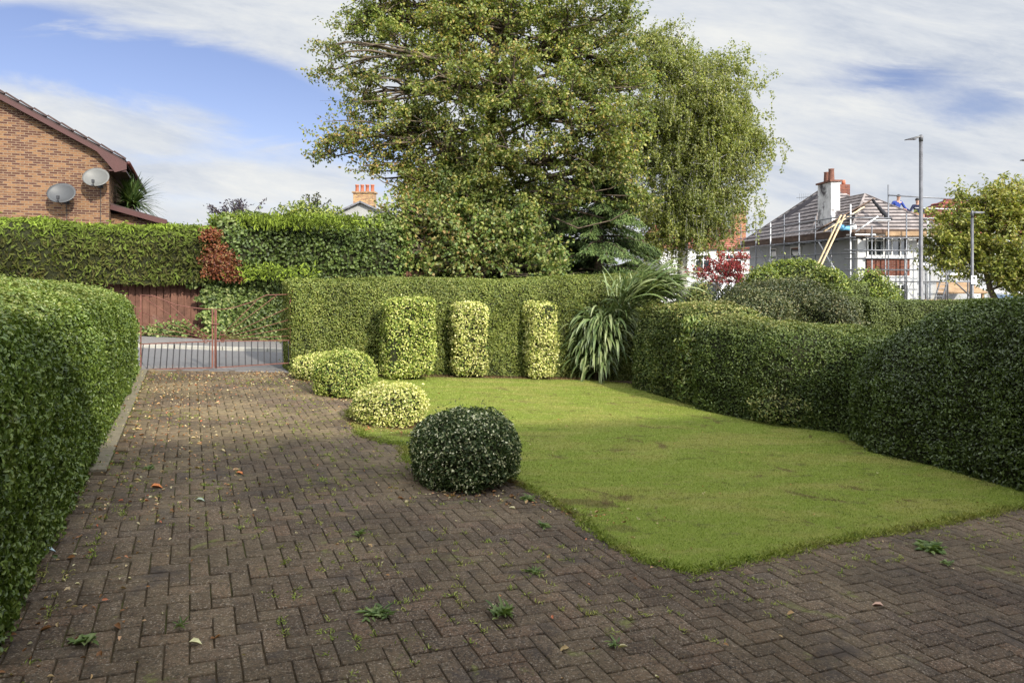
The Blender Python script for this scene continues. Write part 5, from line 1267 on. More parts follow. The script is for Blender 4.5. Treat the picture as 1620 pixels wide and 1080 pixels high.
# neighbour with red underlay
rt2 = empty('red_roofed_house', (20.6, 34.3, 0), 0, 'white house with red stripped roof half hidden behind the cherry tree', 'house')
m = MB(); m.box(0, 9, 0, 8, -2.2, 3.1); m.build('wall', RENDERG, rt2)
rf = MB(); bt = MB(); e_ = [(-.6, -.5, 3.15), (9.5, -.5, 3.15), (9.5, 8.5, 3.15), (-.6, 8.5, 3.15)]; R0, R1 = (3.6, 3.6, 5.55), (5.6, 3.9, 5.55)
for a, b, c_, d_ in ((e_[0], e_[1], R1, R0), (e_[3], e_[0], R0, R0), (e_[1], e_[2], R1, R1), (e_[2], e_[3], R0, R1)): slope(rf, a, b, c_, d_); battens(bt, a, b, c_, d_, 11, .10, .05)
r_ = rf.build('roof', FELTR, rt2); bt.build('battens', BATTENR, r_)
m = MB(); m.beam((-.6, -.52, 3.1), (9.5, -.52, 3.1), .03, .18); m.build('fascia', WINW, r_)
for a0, z0, z1 in ((1.2, 1.4, 2.6), (4.5, 1.4, 2.6), (4.5, -1.1, .2)): window(rt2, a0, a0+1.5, z0, z1, 0, 3, .7)
m = MB(); m.box(.35, 1.35, -.05, -.002, -1.9, .1); m.build('door', BOARDD, rt2)
m = MB(); slope(m, (-1.7, -1.6, .55), (2.2, -1.6, .55), (2.2, -.01, 1.05), (-1.7, -.01, 1.05), .08); m.box(-1.6, -1.5, -1.5, -1.4, -2, .5); m.box(2.0, 2.1, -1.5, -1.4, -2, .5); m.build('porch', BOARD, rt2)

# scaffolding
sc = empty('scaffolding', (15.2, 30.6, -1.9), 0, 'galvanised tube scaffold wrapped round the side and front of the white house', 'scaffold')
so_ = np.array([15.2, 30.6, -1.9])
def T_(name, a, b, r=.031, m=TUBE):
    mb = MB(); mb.tube([np.array(a, float)-so_, np.array(b, float)-so_], r, 7); return mb.build(name, m, sc, True)
XS = 15.15; YF = 30.55
ys_ = [30.55, 32.4, 34.1, 36.0, 38.0, 40.0, 42.4, 45.2]
for k, y in enumerate(ys_):
    T_('standard', (XS, y, -1.9), (XS, y, [4.55, 4.2, 4.3, 4.6, 4.7, 4.35, 4.75, 4.6][k]), m=TUBEW if k in (0, 3, 5) else TUBE)
for z_ in (.2, 2.35, 3.05, 3.62, 4.05): T_('ledger', (XS-.04, YF-.5, z_), (XS-.04, 46.0, z_+.02))
xs_ = [16.10, 16.84, 17.65, 18.6, 19.5, 20.5, 21.6, 22.6, 23.7]
for k, x in enumerate(xs_):
    T_('standard', (x, YF, -1.9), (x, YF, [3.6, 5.42, 4.15, 3.95, 4.4, 4.75, 4.3, 4.2, 4.1][k]), m=TUBEW if k in (3, 6) else TUBE)
for z_, x1 in ((.2, 24), (2.12, 24), (2.5, 18), (3.05, 22), (3.95, 16.9)): T_('ledger', (XS-.3, YF-.05, z_), (x1, YF-.05, z_-.02))
T_('guard_rail', (16.84, YF-.06, 4.95), (21.0, YF+.6, 4.80)); T_('guard_rail', (18.0, YF-.06, 4.38), (22.0, YF+.2, 4.26), m=TUBEW); T_('guard_rail', (16.0, YF-.06, 3.82), (16.9, YF-.06, 3.84), m=TUBEW)
T_('guard_rail', (18.4, YF, 3.93), (22.6, YF+.1, 3.88), m=TUBEW)
for k, x in enumerate((17.2, 18.1, 19.05, 20.0, 21.0, 22.1)): T_('standard', (x, YF+.9, -1.9), (x, YF+.9, 3.1+.1*k), m=TUBE)
for z_ in (1.1, 1.62): T_('ledger', (XS-.3, YF-.05, z_), (24, YF-.05, z_-.02))
for z_ in (1.25,): T_('ledger', (XS-.04, YF-.5, z_), (XS-.04, 46.0, z_+.02))
for y in (31.5, 33.3, 35.0, 37.0, 39.0): T_('transom', (XS-.2, y, 3.0), (XS+.75, y, 3.0))
T_('brace', (18.9, YF-.1, 2.1), (20.4, YF-.1, 3.9)); T_('brace', (21.2, YF-.1, -.5), (22.6, YF-.1, 2.2)); T_('brace', (XS-.08, 38.0, .4), (XS-.08, 41.8, 3.0))
T_('brace', (XS-.06, 33.6, 3.0), (XS-.06, 30.6, .6), m=TUBEW); T_('brace', (20.6, YF-.08, .3), (18.8, YF-.08, 2.0)); T_('brace', (15.3, 30.4, 3.3), (16.3, 30.4, 4.0), m=TUBEW)
for k in range(3):
    mb = MB(); mb.box(XS+.08+k*.2-so_[0], XS+.08+k*.2+.19-so_[0], -.4, 15.6, 3.07+1.9+.03, 3.07+1.9+.07); mb.build('board', BOARDD, sc)
mb = MB(); mb.beam((.02, -.3, 5.12), (.02, 15.5, 5.12), .03, .18); mb.build('toe_board', BOARDD, sc)
for k in range(3):
    mb = MB(); mb.box(1.2, 5.6, .25+k*.22, .25+k*.22+.21, 5.00, 5.04); mb.build('board', BOARD, sc)
mb = MB(); mb.box(1.62, 4.6, .12, .15, 5.05, 5.25); mb.build('toe_board', BOARD, sc)
mb = MB(); mb.box(0.0, 1.1, -.02, .45, 5.07, 5.13); mb.build('board', TUBEW, sc)
for k in range(3): mb = MB(); mb.box(3.6, 5.6, .2+k*.22, .4+k*.22, 2.12, 2.16); mb.build('board', BOARD, sc)
# boards and planks leaning on it
for k, (a, b, wd_, m_, lab) in enumerate((
    ((15.0, 31.0, 1.67+(HZ-417)/F*31), (15.0, 31.0, 3.9), .05, PLANK, ''),)): pass
def plank(a, b, wd_, th_, m_, lab, d1, d2, name='plank'):
    A, B_ = D(*a, d1), D(*b, d2); rt_ = MB(); mid = (A+B_)/2; rt_.beam(A-A, B_-A, th_, wd_, up=(0, -1, .3)); o = rt_.build(name, m_); o.location = A; return tag(o, lab, 'plank')
plank((1288, 430), (1330, 341), .14, .05, PLANK, 'pale pine plank leaning on the scaffold, left of its twin', 30.0, 30.9)
plank((1293, 432), (1336, 341), .14, .05, PLANK, 'pale pine plank leaning on the scaffold, right of its twin', 29.8, 30.7)
plank((1298, 362), (1377, 318), .55, .05, BOARDD, 'wide dark board laid sloping up the stripped roof', 31.6, 33.6, 'board')
plank((1304, 366), (1366, 328), .12, .05, PLANK, 'narrow lighter board along the wide dark one on the roof', 31.2, 32.6, 'board')
# dark sheet draped down the roof, blue tarpaulin on the boards
def blob(name, c, rx, ry, rz, m, lab, cat, seed, p=2.4, lo=-.9):
    V, Q = dome((0, 0), rx, ry, 0, rz, 0, p, 18, 10, .0, 3, lo); q = V*1.0
    V = V+np.stack([wob3(V+seed, 6/rx*.3), wob3(V+seed+9, 5/rx*.3), wob3(V+seed+4, 7/rx*.3)], 1)*rx*.22
    o = rawmesh(name, V, [(Q, 0, None)], [m], None, True); o.location = tuple(c); return tag(o, lab, cat)
mb = MB(); c = D(1380, 317, 32.6)
vs = []
for k in range(7):
    t = k/6; w_ = .07+.10*t; vs += [(-w_+.12*t, -1.25*t+.02*sin(k*2), -1.02*t+.02), (-.02+.12*t, -1.25*t-.10, -1.02*t+.08), (w_+.12*t, -1.25*t-.02, -1.02*t+.02), (0+.12*t, -1.25*t, -1.02*t-.05)]
mb.add(vs, [(k*4+i, k*4+(i+1) % 4, k*4+4+(i+1) % 4, k*4+4+i) for k in range(6) for i in range(4)]+[(3, 2, 1, 0), (24, 25, 26, 27)]); o = mb.build('black_sheet', COAT, None, True); o.location = tuple(c); tag(o, 'narrow black sheet hanging down the front slope of the stripped roof', 'sheet')
blob('tarpaulin', D(1337, 364, 31.0), .33, .22, .26, SHEET, 'crumpled blue tarpaulin heaped at the corner of the scaffold boards', 'tarpaulin', 3)
blob('rubble_sack', D(1350, 363, 30.9), .14, .14, .24, WINW, 'small white sack beside the blue tarpaulin on the scaffold', 'sack', 7)

# ---------------------------------------------------------------- the two roofers
def skin(name, J, E, m, parent, root=0, sub=2):
    me = bpy.data.meshes.new(name); me.from_pydata([tuple(j[:3]) for j in J], E, []); me.materials.append(m)
    o = bpy.data.objects.new(name, me); COL.objects.link(o); o.parent = parent
    s = o.modifiers.new('skin', 'SKIN'); s.use_smooth_shade = True
    for i, v in enumerate(me.skin_vertices[0].data):
        r = J[i][3]; v.radius = (r, r*(J[i][4] if len(J[i]) > 4 else 1)); v.use_root = (i == root)
    ss = o.modifiers.new('sub', 'SUBSURF'); ss.levels = ss.render_levels = sub
    return o
def person(loc, rz, lab, arms, lean, shirt, trous, bend=0.0):
    root = empty('person', tuple(loc), rz, lab, 'person')
    hip = .92-bend; L1, L2 = lean                              # lean of the trunk: x (side), y (forward is -y)
    ch = (L1*.42, L2*.42, hip+.42); nk = (L1*.58, L2*.58, hip+.56); hd = (L1*.66, L2*.68-.02, hip+.66); tp = (L1*.72, L2*.76-.02, hip+.83)
    Jt = [(0, 0, hip, .13, .8), (L1*.2, L2*.2, hip+.2, .125, .8), (*ch, .15, .75), (*nk, .06), (*hd, .075, 1.1), ((hd[0]+tp[0])/2, (hd[1]+tp[1])/2, (hd[2]+tp[2])/2, .092, 1.15), (*tp, .06, 1.1)]
    E = [(0, 1), (1, 2), (2, 3), (3, 4), (4, 5), (5, 6)]; J = list(Jt)
    def limb(pts, start):
        i0 = len(J); [J.append(p) for p in pts]; E.append((start, i0)); [E.append((i0+k, i0+k+1)) for k in range(len(pts)-1)]; return i0
    sh = {}
    for s_, (el, ha) in zip((-1, 1), arms):
        shp = (ch[0]+s_*.19, ch[1], ch[2]+.07, .058); limb([shp, (*el, .042), (*ha, .03)], 2); sh[s_] = (shp, el, ha)
    legs = []
    for s_ in (-1, 1):
        lg = [(s_*.10, .0, hip-.08, .085), (s_*.12, -.04-bend*.6, hip*.52, .062), (s_*.12, .04, .10, .042), (s_*.12, -.12, .04, .035)]; limb(lg, 0); legs.append(lg)
    body = skin('body', J, E, SKIN, root)
    # clothes: one shell over trunk and arms, one over hips and legs
    Js = [(0, 0, hip-.02, .145, .82), (L1*.2, L2*.2, hip+.2, .145, .82), (*ch, .17, .78), (nk[0], nk[1], nk[2]-.03, .07)]; Es = [(0, 1), (1, 2), (2, 3)]
    for s_ in (-1, 1):
        a, b, c_ = sh[s_]; i0 = len(Js); cw = tuple(np.array(b[:3])*.2+np.array(c_[:3])*.8); Js += [(a[0], a[1], a[2], .078), (*b, .058), (*cw, .045)]; Es += [(2, i0), (i0, i0+1), (i0+1, i0+2)]
    skin('shirt', Js, Es, shirt, root)
    Jl = [(0, 0, hip+.02, .150, .82)]; El = []
    for lg in legs: i0 = len(Jl); Jl += [(lg[0][0], lg[0][1], lg[0][2], .108), (*lg[1][:3], .08), (lg[2][0], lg[2][1], .12, .062)]; El += [(0, i0), (i0, i0+1), (i0+1, i0+2)]
    skin('trousers', Jl, El, trous, root)
    for lg in legs: m = MB(); m.box(lg[3][0]-.055, lg[3][0]+.055, -.20, .10, -.005, .09); m.build('boot', BLACK, root, bevel=.03)
    V, Q = dome((0, 0), .098, .112, 0, .13, 0, 2.0, 18, 10, .004, 20, -.3); o = rawmesh('hair', V, [(Q, 0, None)], [HAIR], root, True); o.location = (tp[0], tp[1]+.015, tp[2]-.075)
    fc = MB(); cx_, cy_, cz_ = hd[0]*.5+tp[0]*.5, (hd[1]+tp[1])/2, (hd[2]+tp[2])/2
    fc.add([(cx_-.014, cy_-.098, cz_-.03), (cx_+.014, cy_-.098, cz_-.03), (cx_, cy_-.132, cz_-.028), (cx_, cy_-.098, cz_+.015)], [(0, 1, 3), (1, 2, 3), (2, 0, 3), (0, 2, 1)]); fc.build('nose', SKIN, root)
    for s_ in (-1, 1):
        m = MB(); m.lathe((0, 0, 0), [(.012, -.006), (.012, .006)], 8); e_ = m.build('eye', HAIR, root); e_.location = (cx_+s_*.034, cy_-.103, cz_+.018); e_.rotation_euler = (pi/2, 0, 0)
        # hand: palm, four fingers, thumb
        a, b, c_ = sh[s_]; dr_ = norm(np.array(c_[:3])-np.array(b[:3])); sd_ = norm(np.cross(dr_, (0, 0, 1.))); c0 = np.array(c_[:3])
        JJ = [(*c0, .028), (*(c0+dr_*.07), .036, .6)]; EE = [(0, 1)]
        for k, (o_, l_) in enumerate(((-.027, .075), (-.009, .088), (.009, .083), (.027, .066))):
            i0 = len(JJ); JJ += [(*(c0+dr_*.10+sd_*o_), .010), (*(c0+dr_*(.10+l_*.5)+sd_*o_*1.1), .009), (*(c0+dr_*(.10+l_)+sd_*o_*1.1+np.array([0, 0, -.02])), .008)]; EE += [(1, i0), (i0, i0+1), (i0+1, i0+2)]
        i0 = len(JJ); JJ += [(*(c0+dr_*.05+sd_*.035), .011), (*(c0+dr_*.09+sd_*.055), .009)]; EE += [(1, i0), (i0, i0+1)]
        skin('hand', JJ, EE, SKIN, root, 0, 1)
    return root
p1 = D(1417, 425, 35.6); person((p1[0], p1[1], 3.72), -.1, 'roofer in a blue sweatshirt leaning right above the scaffold guard rail', [((-.30, -.05, 1.12), (-.20, -.26, .98)), ((.42, -.12, 1.08), (.62, -.25, .92))], (.10, -.22), BLUEC, TROUS)
p2 = D(1451, 425, 35.2); person((p2[0], p2[1], 3.50), -.2, 'roofer in dark clothes reaching left, partly behind the tall lamp post', [((-.38, -.15, 1.12), (-.66, -.28, 1.22)), ((.26, -.1, 1.05), (.2, -.3, .9))], (-.04, -.12), NAVYC, TROUS)
st_ = empty('access_tower', (20.9, 35.6, -1.9), 0, 'raised timber stage on tubes that the two roofers stand on', 'scaffold')
for k in range(4): mb = MB(); mb.box(-1.3, .28, -.6+k*.24, -.6+k*.24+.23, 5.56, 5.60); mb.build('board', BOARD, st_)
for k in range(4): mb = MB(); mb.box(.29, 1.6, -.6+k*.24, -.6+k*.24+.23, 5.34, 5.38); mb.build('board', BOARD, st_)
for a in (-1.2, .2, 1.5):
    for b in (-.5, .4): mb = MB(); mb.tube([(a, b, 0), (a, b, 5.33 if a > 1 else 5.55)], .025, 7); mb.build('standard', TUBE, st_, True)
# ladder leaning to the right
lad = empty('ladder', tuple(D(1484, 470, 29.8)), 0, 'dark ladder leaning against the scaffold beneath the cherry tree', 'ladder'); lo = np.array(lad.location)
A = D(1483, 475, 29.8); B_ = D(1499, 425, 30.3)
for s_ in (-.16, .16): m = MB(); m.beam(A-lo+np.array([s_, 0, 0])-np.array([.15, 0, .6]), B_-lo+np.array([s_, 0, 0])+np.array([.15, 0, .5]), .03, .07); m.build('rail', TUBE, lad)
for k in range(9):
    t = k/8; c = A-lo+(B_-A)*t; m = MB(); m.tube([c-np.array([.16, 0, 0]), c+np.array([.16, 0, 0])], .014, 6); m.build('rung', TUBE, lad)

# ---------------------------------------------------------------- lamp posts
def lamp(px, pyt, d, r0, r1, hl, hdir, lab, sign=False, tiltz=.10):
    x = (px-CX)/F*d; z0 = gz(x, d); zt = HC+(HZ-pyt)/F*d; root = empty('street_lamp', (x, d, z0), 0, lab, 'street lamp', 'street lamps across the road'); h = zt-z0
    m = MB(); m.lathe((0, 0, 0), [(r0*1.25, -.1), (r0*1.25, 1.0), (r0, 1.04), (r1, h-.02)], 16); m.build('pole', LAMPG, root, True)
    m = MB(); m.lathe((0, 0, h-.16), [(r1*1.15, 0), (r1*1.2, .18), (r1*.7, .24)], 12); m.build('collar', LAMPG, root, True)
    m = MB(); a = hdir; V = []
    prof = [(0, .07, .06), (.15, .10, .065), (.55, .13, .05), (.85, .12, .035), (1.0, .08, .022)]
    for t, w_, hh in prof:
        X_ = a*(t*hl+.02); Z_ = h-tiltz*hl*(t)*1.0+.02; V += [(X_, -w_, Z_-hh/2), (X_, w_, Z_-hh/2), (X_, w_*.75, Z_+hh/2), (X_, -w_*.75, Z_+hh/2)]
    n_ = len(prof); m.add(V, [(k*4+i, k*4+(i+1) % 4, k*4+4+(i+1) % 4, k*4+4+i) for k in range(n_-1) for i in range(4)]+[(3, 2, 1, 0), tuple((n_-1)*4+i for i in range(4))]); m.build('lantern', BLACK if not sign else LAMPG, root, bevel=.008)
    m = MB(); zz = h-tiltz*hl*.6-.012; m.box(min(a*hl*.35, a*hl*.85), max(a*hl*.35, a*hl*.85), -.08, .08, zz-.012, zz-.002); m.build('lens', GLASS, root)
    if sign:
        m = MB(); m.box(-.09, .09, -r0-.045, -r0-.03, 1.30-z0-.14, 1.30-z0+.14); pl = m.build('sign_plate', WINW, root)
        m = MB(); m.box(-.035, .035, -r0-.050, -r0-.0465, 1.30-z0+.02, 1.30-z0+.10); m.box(-.05, .05, -r0-.050, -r0-.0465, 1.30-z0-.10, 1.30-z0-.08); m.build('symbol', BLACK, pl)
    return root
lamp(1457, 217, 24.8, .072, .060, .55, -1, 'tall grey street lamp in front of the scaffolded house', tiltz=.22)
lamp(1538, 337, 23.0, .052, .042, .36, 1, 'short street lamp with a small white sign against the cherry tree', True, .0)
lamp(1640, 252, 23.0, .07, .055, .5, -1, 'street lamp at the very right edge of which only the lantern tip shows', False, .1)

# ---------------------------------------------------------------- vehicles beyond the hedges
def van(loc, rz, lab, paint, Ht=2.35, Ln=5.0, Wd=1.95, cat='van', name='parked_van'):
    root = empty(name, tuple(loc), rz, lab, cat)
    # side profile, front at +x
    pr = [(-Ln/2, .45), (-Ln/2, Ht*.9), (-Ln/2+.15, Ht), (Ln/2-1.75, Ht), (Ln/2-.95, Ht*.60), (Ln/2-.12, Ht*.47), (Ln/2, Ht*.36), (Ln/2, .30), (Ln/2-.5, .28), (-Ln/2+.1, .30)]
    m = MB(); n_ = len(pr); h = Wd/2
    ins = lambda z: .10*max(0, (z-Ht*.55)/(Ht*.45))
    m.add([(x, -h+ins(z), z) for x, z in pr]+[(x, h-ins(z), z) for x, z in pr], [tuple(range(n_))[::-1], tuple(range(n_, 2*n_))]+[(i, (i+1) % n_, (i+1) % n_+n_, i+n_) for i in range(n_)])
    m.build('body', paint, root, bevel=.05)
    a, b = np.array([Ln/2-1.70, Ht*.965]), np.array([Ln/2-1.0, Ht*.625]); nx_ = norm(np.array([a[1]-b[1], b[0]-a[0]]))*.02
    m = MB(); m.add([(a[0]+nx_[0], -h+.2, a[1]+nx_[1]), (b[0]+nx_[0], -h+.14, b[1]+nx_[1]), (b[0]+nx_[0], h-.14, b[1]+nx_[1]), (a[0]+nx_[0], h-.2, a[1]+nx_[1]), (a[0]-.02, -h+.2, a[1]-.02), (b[0]-.02, -h+.14, b[1]-.02), (b[0]-.02, h-.14, b[1]-.02), (a[0]-.02, h-.2, a[1]-.02)], [(0, 1, 2, 3), (7, 6, 5, 4), (0, 4, 5, 1), (1, 5, 6, 2), (2, 6, 7, 3), (3, 7, 4, 0)]); m.build('windscreen', BLUEG if paint is VANW else GLASS, root)
    for s_ in (-1, 1):
        m = MB(); y_ = s_*(h-.035); m.add([(Ln/2-1.15, y_+s_*.01, Ht*.62), (Ln/2-1.75, y_-s_*.05, Ht*.90), (Ln/2-2.4, y_-s_*.05, Ht*.90), (Ln/2-2.4, y_+s_*.01, Ht*.62)], [(0, 1, 2, 3) if s_ > 0 else (3, 2, 1, 0)]); m.build('side_window', GLASS, root)
        m = MB(); m.box(Ln/2-.06, Ln/2+.02, min(s_*.6, s_*.88), max(s_*.6, s_*.88), Ht*.33, Ht*.42); m.build('headlight', WINW, root, bevel=.02)
        m = MB(); m.box(Ln/2-1.35, Ln/2-1.2, min(s_*(h+.02), s_*(h+.2)), max(s_*(h+.02), s_*(h+.2)), Ht*.62, Ht*.72); m.build('mirror', BLACK, root, bevel=.02)
        for xw in (-Ln/2+.95, Ln/2-.9):
            m = MB(); m.lathe((0, 0, 0), [(.2, -.11), (.33, -.11), (.34, -.05), (.34, .05), (.33, .11), (.2, .11)], 24); w_ = m.build('wheel', TYRE, root, True); w_.location = (xw, s_*(h-.08), .34); w_.rotation_euler = (pi/2, 0, 0)
            m = MB(); m.lathe((0, 0, 0), [(.19, -.115), (.19, .115)], 16); m.build('hub', CARS, w_)
    return root
mm, nt_, bb = newmat('windscreen_painted_reflection', .06, .9); bb.inputs['Base Color'].default_value = (.10, .22, .42, 1); BLUEG = mm  # blue sky reflection painted in as the glass's base colour
x = (1583-CX)/F*27; van((x+.8, 27.2, HC-(463-HZ)/F*27-2.42), pi+TH+.55, 'white van with blue reflection painted on its windscreen parked under the cherry tree', VANW, 2.42)
x = (1140-CX)/F*25; van((x, 25, HC-(446-HZ)/F*25-2.1), TH+pi, 'pale silver people carrier parked below the red maple', CARS, 2.1, 4.6, 1.85, 'car', 'parked_car')

# ---------------------------------------------------------------- the house this garden belongs to, behind the camera
c = UV(0, -1.6); rt = empty('own_house', (c[0], c[1], 0), TH, 'red brick house behind the viewpoint whose shade lies on the near drive', 'house')
m = MB(); m.box(-7.5, 13.5, -8.0, 0, -1.2, 5.25); m.build('wall', BRICKR, rt)
m = MB(); slope(m, (-7.9, .4, 5.2), (13.9, .4, 5.2), (10, -4, 7.5), (-4, -4, 7.5), .1); slope(m, (-7.9, -8.4, 5.2), (13.9, -8.4, 5.2), (10, -4, 7.5), (-4, -4, 7.5), .1); slope(m, (-7.9, -8.4, 5.2), (-7.9, .4, 5.2), (-4, -4, 7.5), (-4, -4, 7.5), .1); slope(m, (13.9, .4, 5.2), (13.9, -8.4, 5.2), (10, -4, 7.5), (10, -4, 7.5), .1); m.build('roof', TILED, rt)
def win2(x0, x1, z0, z1):
    m = MB(); m.box(x0, x1, .002, .05, z0, z1); w_ = m.build('window', WINW, rt); m = MB(); m.box(x0+.07, x1-.07, .045, .058, z0+.07, z1-.07); m.build('pane', GLASS, w_)
for a0 in (-6, -2.5, 3.2, 8.5): win2(a0, a0+1.8, 3.0, 4.3); win2(a0, a0+1.8, .6, 2.0)
m = MB(); m.box(1.2, 2.2, .003, .06, -.1, 2.05); m.build('door', BOARDD, rt)

# ---------------------------------------------------------------- weeds, moss and fallen leaves
def weed(px, py, r, n, lab, L=.07, Wd=.022, up=.8, mt=None):
    c = P(px, py); root = None; P_ = np.tile([0, 0, .004], (n, 1))+rng.normal(size=(n, 3))*np.array([r*.35, r*.35, 0]); a = rng.uniform(0, 6.28, n); el = rng.uniform(.1, .9, n)*up
    T = np.c_[np.cos(a)*np.cos(el), np.sin(a)*np.cos(el), np.sin(el)]; N = norm(np.cross(np.c_[-np.sin(a), np.cos(a), np.zeros(n)], T)*-1); N[N[:, 2] < 0] *= -1
    P_[:, 2] = np.abs(P_[:, 2])+.005
    o = foliage('weed', P_, N, T, L*(.6+.7*rng.random(n)), Wd*(.7+.6*rng.random(n)), [mt or L_WEED], None, None, .2, .25); o.location = tuple(c); return tag(o, lab, 'weed', 'weeds between the pavers')
weed(1470, 868, .10, 90, 'broad spreading green weed on the paving near the right side of the lawn', .075, .034)
weed(597, 972, .07, 60, 'bright feathery green weed in the middle of the near paving', .055, .016)
weed(795, 974, .07, 45, 'leafy weed with two raised stalks right of the feathery one', .07, .018, 1.3)
weed(133, 1016, .05, 26, 'yellow green weed beside the foot of the near left hedge', .05, .022)
weed(972, 1021, .03, 18, 'tiny bluish weed at the bottom middle of the paving', .035, .012)
weed(283, 993, .03, 12, 'thin forked weed left of the feathery one', .06, .008, 1.3)
weed(1497, 893, .04, 20, 'small pale weed just below the broad spreading one', .04, .016)
weed(846, 906, .04, 30, 'small fine leaved weed at the point level with the lawn tip', .05, .008)
weed(570, 846, .04, 30, 'fine leaved weed left of the dark ball shrub on the shaded paving', .05, .008)
weed(835, 790, .05, 40, 'small green weed just right of the foot of the dark ball shrub', .045, .02)
weed(860, 833, .04, 25, 'greyish weed on the paving beside the lawn edge', .045, .016)
weed(236, 742, .05, 30, 'straggly weed near the left edging beside an orange leaf', .05, .01)
# low moss and tiny seedlings along the joints: nobody could count these
n = 1500
pu = rng.uniform(U0, 7.0, n*3); pv = rng.uniform(1.6, 12.2, n*3); xy = pu[:, None]*BV+pv[:, None]*AV
dn = wob3(np.c_[xy, np.zeros(len(xy))], 1.6)+.5*wob3(np.c_[xy, np.ones(len(xy))], 5)
edge = dist_poly(xy, LAWN)
okk = (~inpoly(xy, LAWN)) & ((dn > .22) | (edge < .18) & (rng.random(len(xy)) < .7) | (pu < -.45))
fx_ = rng.integers(0, 2, len(xy)); pu2 = np.where(fx_ == 0, np.round((pu-U0)*10)/10+U0, pu); pv2 = np.where(fx_ == 1, np.round(pv*10)/10, pv)
xy = pu2[:, None]*BV+pv2[:, None]*AV; xy = xy[okk][:n]
q = xy.repeat(9, 0)+rng.normal(size=(len(xy)*9, 2))*.014; m_ = len(q); a = rng.uniform(0, 6.28, m_); el = rng.uniform(.3, 1.3, m_)
T = np.c_[np.cos(a)*np.cos(el), np.sin(a)*np.cos(el), np.sin(el)]; N = norm(np.cross(np.c_[-np.sin(a), np.cos(a), np.zeros(m_)], T)); N[N[:, 2] < 0] *= -1
o = foliage('moss_tufts', np.c_[q, g(q[:, 0], q[:, 1])], N, T, .022*(.5+rng.random(m_)), .006, [blade_mat()], None, None, .1, .2, 'diamond'); tag(o, kind='stuff')
# grass spilling over the lawn's edge
E_ = []
for i in range(len(LAWN)):
    a, b = LAWN[i], LAWN[(i+1) % len(LAWN)]; k = max(1, int(np.linalg.norm(b-a)*900)); t = rng.random((k, 1)); E_.append(a+(b-a)*t+rng.normal(size=(k, 2))*.035)
E_ = np.concatenate(E_); m_ = len(E_); a = rng.uniform(0, 6.28, m_); el = rng.uniform(.3, 1.4, m_)
T = np.c_[np.cos(a)*np.cos(el), np.sin(a)*np.cos(el), np.sin(el)]; N = norm(np.cross(np.c_[-np.sin(a), np.cos(a), np.zeros(m_)], T)); N[N[:, 2] < 0] *= -1
o = foliage('edge_grass', np.c_[E_, g(E_[:, 0], E_[:, 1])], N, T, .036*(.5+rng.random(m_)), .006, [BLADE], None, None, .1, .3, 'diamond'); tag(o, kind='stuff')
# fallen leaves
def scatter(n, uf, vf):
    uu, vv = uf(n), vf(n); return uu[:, None]*BV+vv[:, None]*AV
qs_ = [scatter(700, lambda n: rng.uniform(-.78, 1.7, n), lambda n: 12.2-np.abs(rng.normal(size=n))*1.6),
       scatter(520, lambda n: -.75+np.abs(rng.normal(size=n))*.35, lambda n: rng.uniform(1, 12, n)),
       scatter(500, lambda n: .0+rng.normal(size=n)*.25, lambda n: rng.uniform(5, 11.8, n)),
       scatter(420, lambda n: rng.uniform(-.7, 7.5, n), lambda n: rng.uniform(.8, 12, n)),
       scatter(500, lambda n: rng.uniform(1.7, 7.2, n), lambda n: 12.33-np.abs(rng.normal(size=n))*.12),
       scatter(160, lambda n: rng.uniform(.8, 1.7, n), lambda n: rng.uniform(11.9, 12.5, n))]
for (px_, py_, rr_, k_) in ((740, 782, .35, 120), (620, 682, .3, 110), (545, 634, .3, 60), (495, 604, .25, 60), (960, 815, .3, 60)):
    c = P(px_, py_)[:2]; qs_.append(c+rng.normal(size=(k_, 2))*np.array([rr_, rr_*.35]))
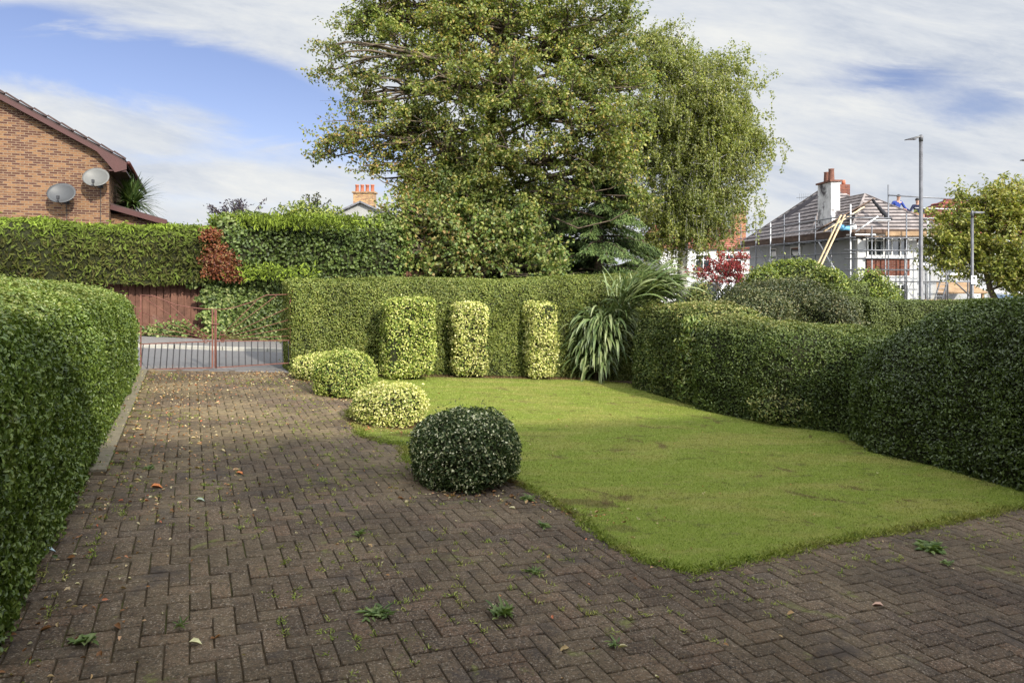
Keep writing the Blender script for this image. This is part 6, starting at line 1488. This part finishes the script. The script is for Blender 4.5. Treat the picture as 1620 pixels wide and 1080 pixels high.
q = np.concatenate(qs_); m_ = len(q); N = norm(np.c_[rng.normal(size=(m_, 2))*.35, np.ones(m_)]); a = rng.uniform(0, 6.28, m_); T = np.c_[np.cos(a), np.sin(a), rng.normal(size=m_)*.1]
sz = np.where(rng.random(m_) < .08, .05, .018+.014*rng.random(m_))
o = foliage('fallen_leaves', np.c_[q, g(q[:, 0], q[:, 1])+.008], N, T-N*(T*N).sum(1, keepdims=True), sz, sz*.5, [L_DEAD], None, None, .3, .3); tag(o, kind='stuff')
def bigleaf(px, py, L, a, col, lab):
    c = P(px, py); T = np.array([[cos(a), sin(a), 0.05]]); o = foliage('fallen_leaf', np.array([[0, 0, .012]]), np.array([[.1, -.1, 1.]]), T, L, L*.55, [plain('leaf_'+col[0], col[1], .6, .3, .2, 30)], None, None, .35, .3); o.location = tuple(c); return tag(o, lab, 'leaf')
OR, YE, PK, GR = ('orange', (.50, .17, .05)), ('pale_yellow', (.55, .52, .28)), ('pinkish', (.55, .36, .27)), ('grey_green', (.34, .40, .30))
bigleaf(238, 772, .085, .3, OR, 'orange fallen leaf on the shaded drive near the left edging')
bigleaf(373, 750, .06, .1, OR, 'orange fallen leaf alone in the middle of the drive')
bigleaf(299, 1019, .055, .1, YE, 'pale yellow fallen leaf on the nearest paving at the left')
bigleaf(1398, 961, .065, 2.6, PK, 'pinkish curled fallen leaf on the paving below the lawn')
bigleaf(310, 793, .06, .2, GR, 'grey green fallen leaf below the orange one on the drive')
bigleaf(68, 874, .06, .4, ('bluish', (.36, .46, .50)), 'pale blue leaf lying at the foot of the near left hedge')

# empties of column and ball shrubs stand at their base
for r_ in [o for o in COL.objects if o.type == 'EMPTY' and o.name.split('.')[0] in ('column_shrub', 'ball_shrub')]:
    fo = [c for c in r_.children if c.name.startswith('foliage')][0]
    co_ = np.empty(len(fo.data.vertices)*3, np.float32); fo.data.vertices.foreach_get('co', co_); co_ = co_.reshape(-1, 3); lo_ = co_.mean(0); lo_[2] = co_[:, 2].min()
    r_.location = tuple(lo_)
    for c in r_.children: c.location = tuple(-lo_)
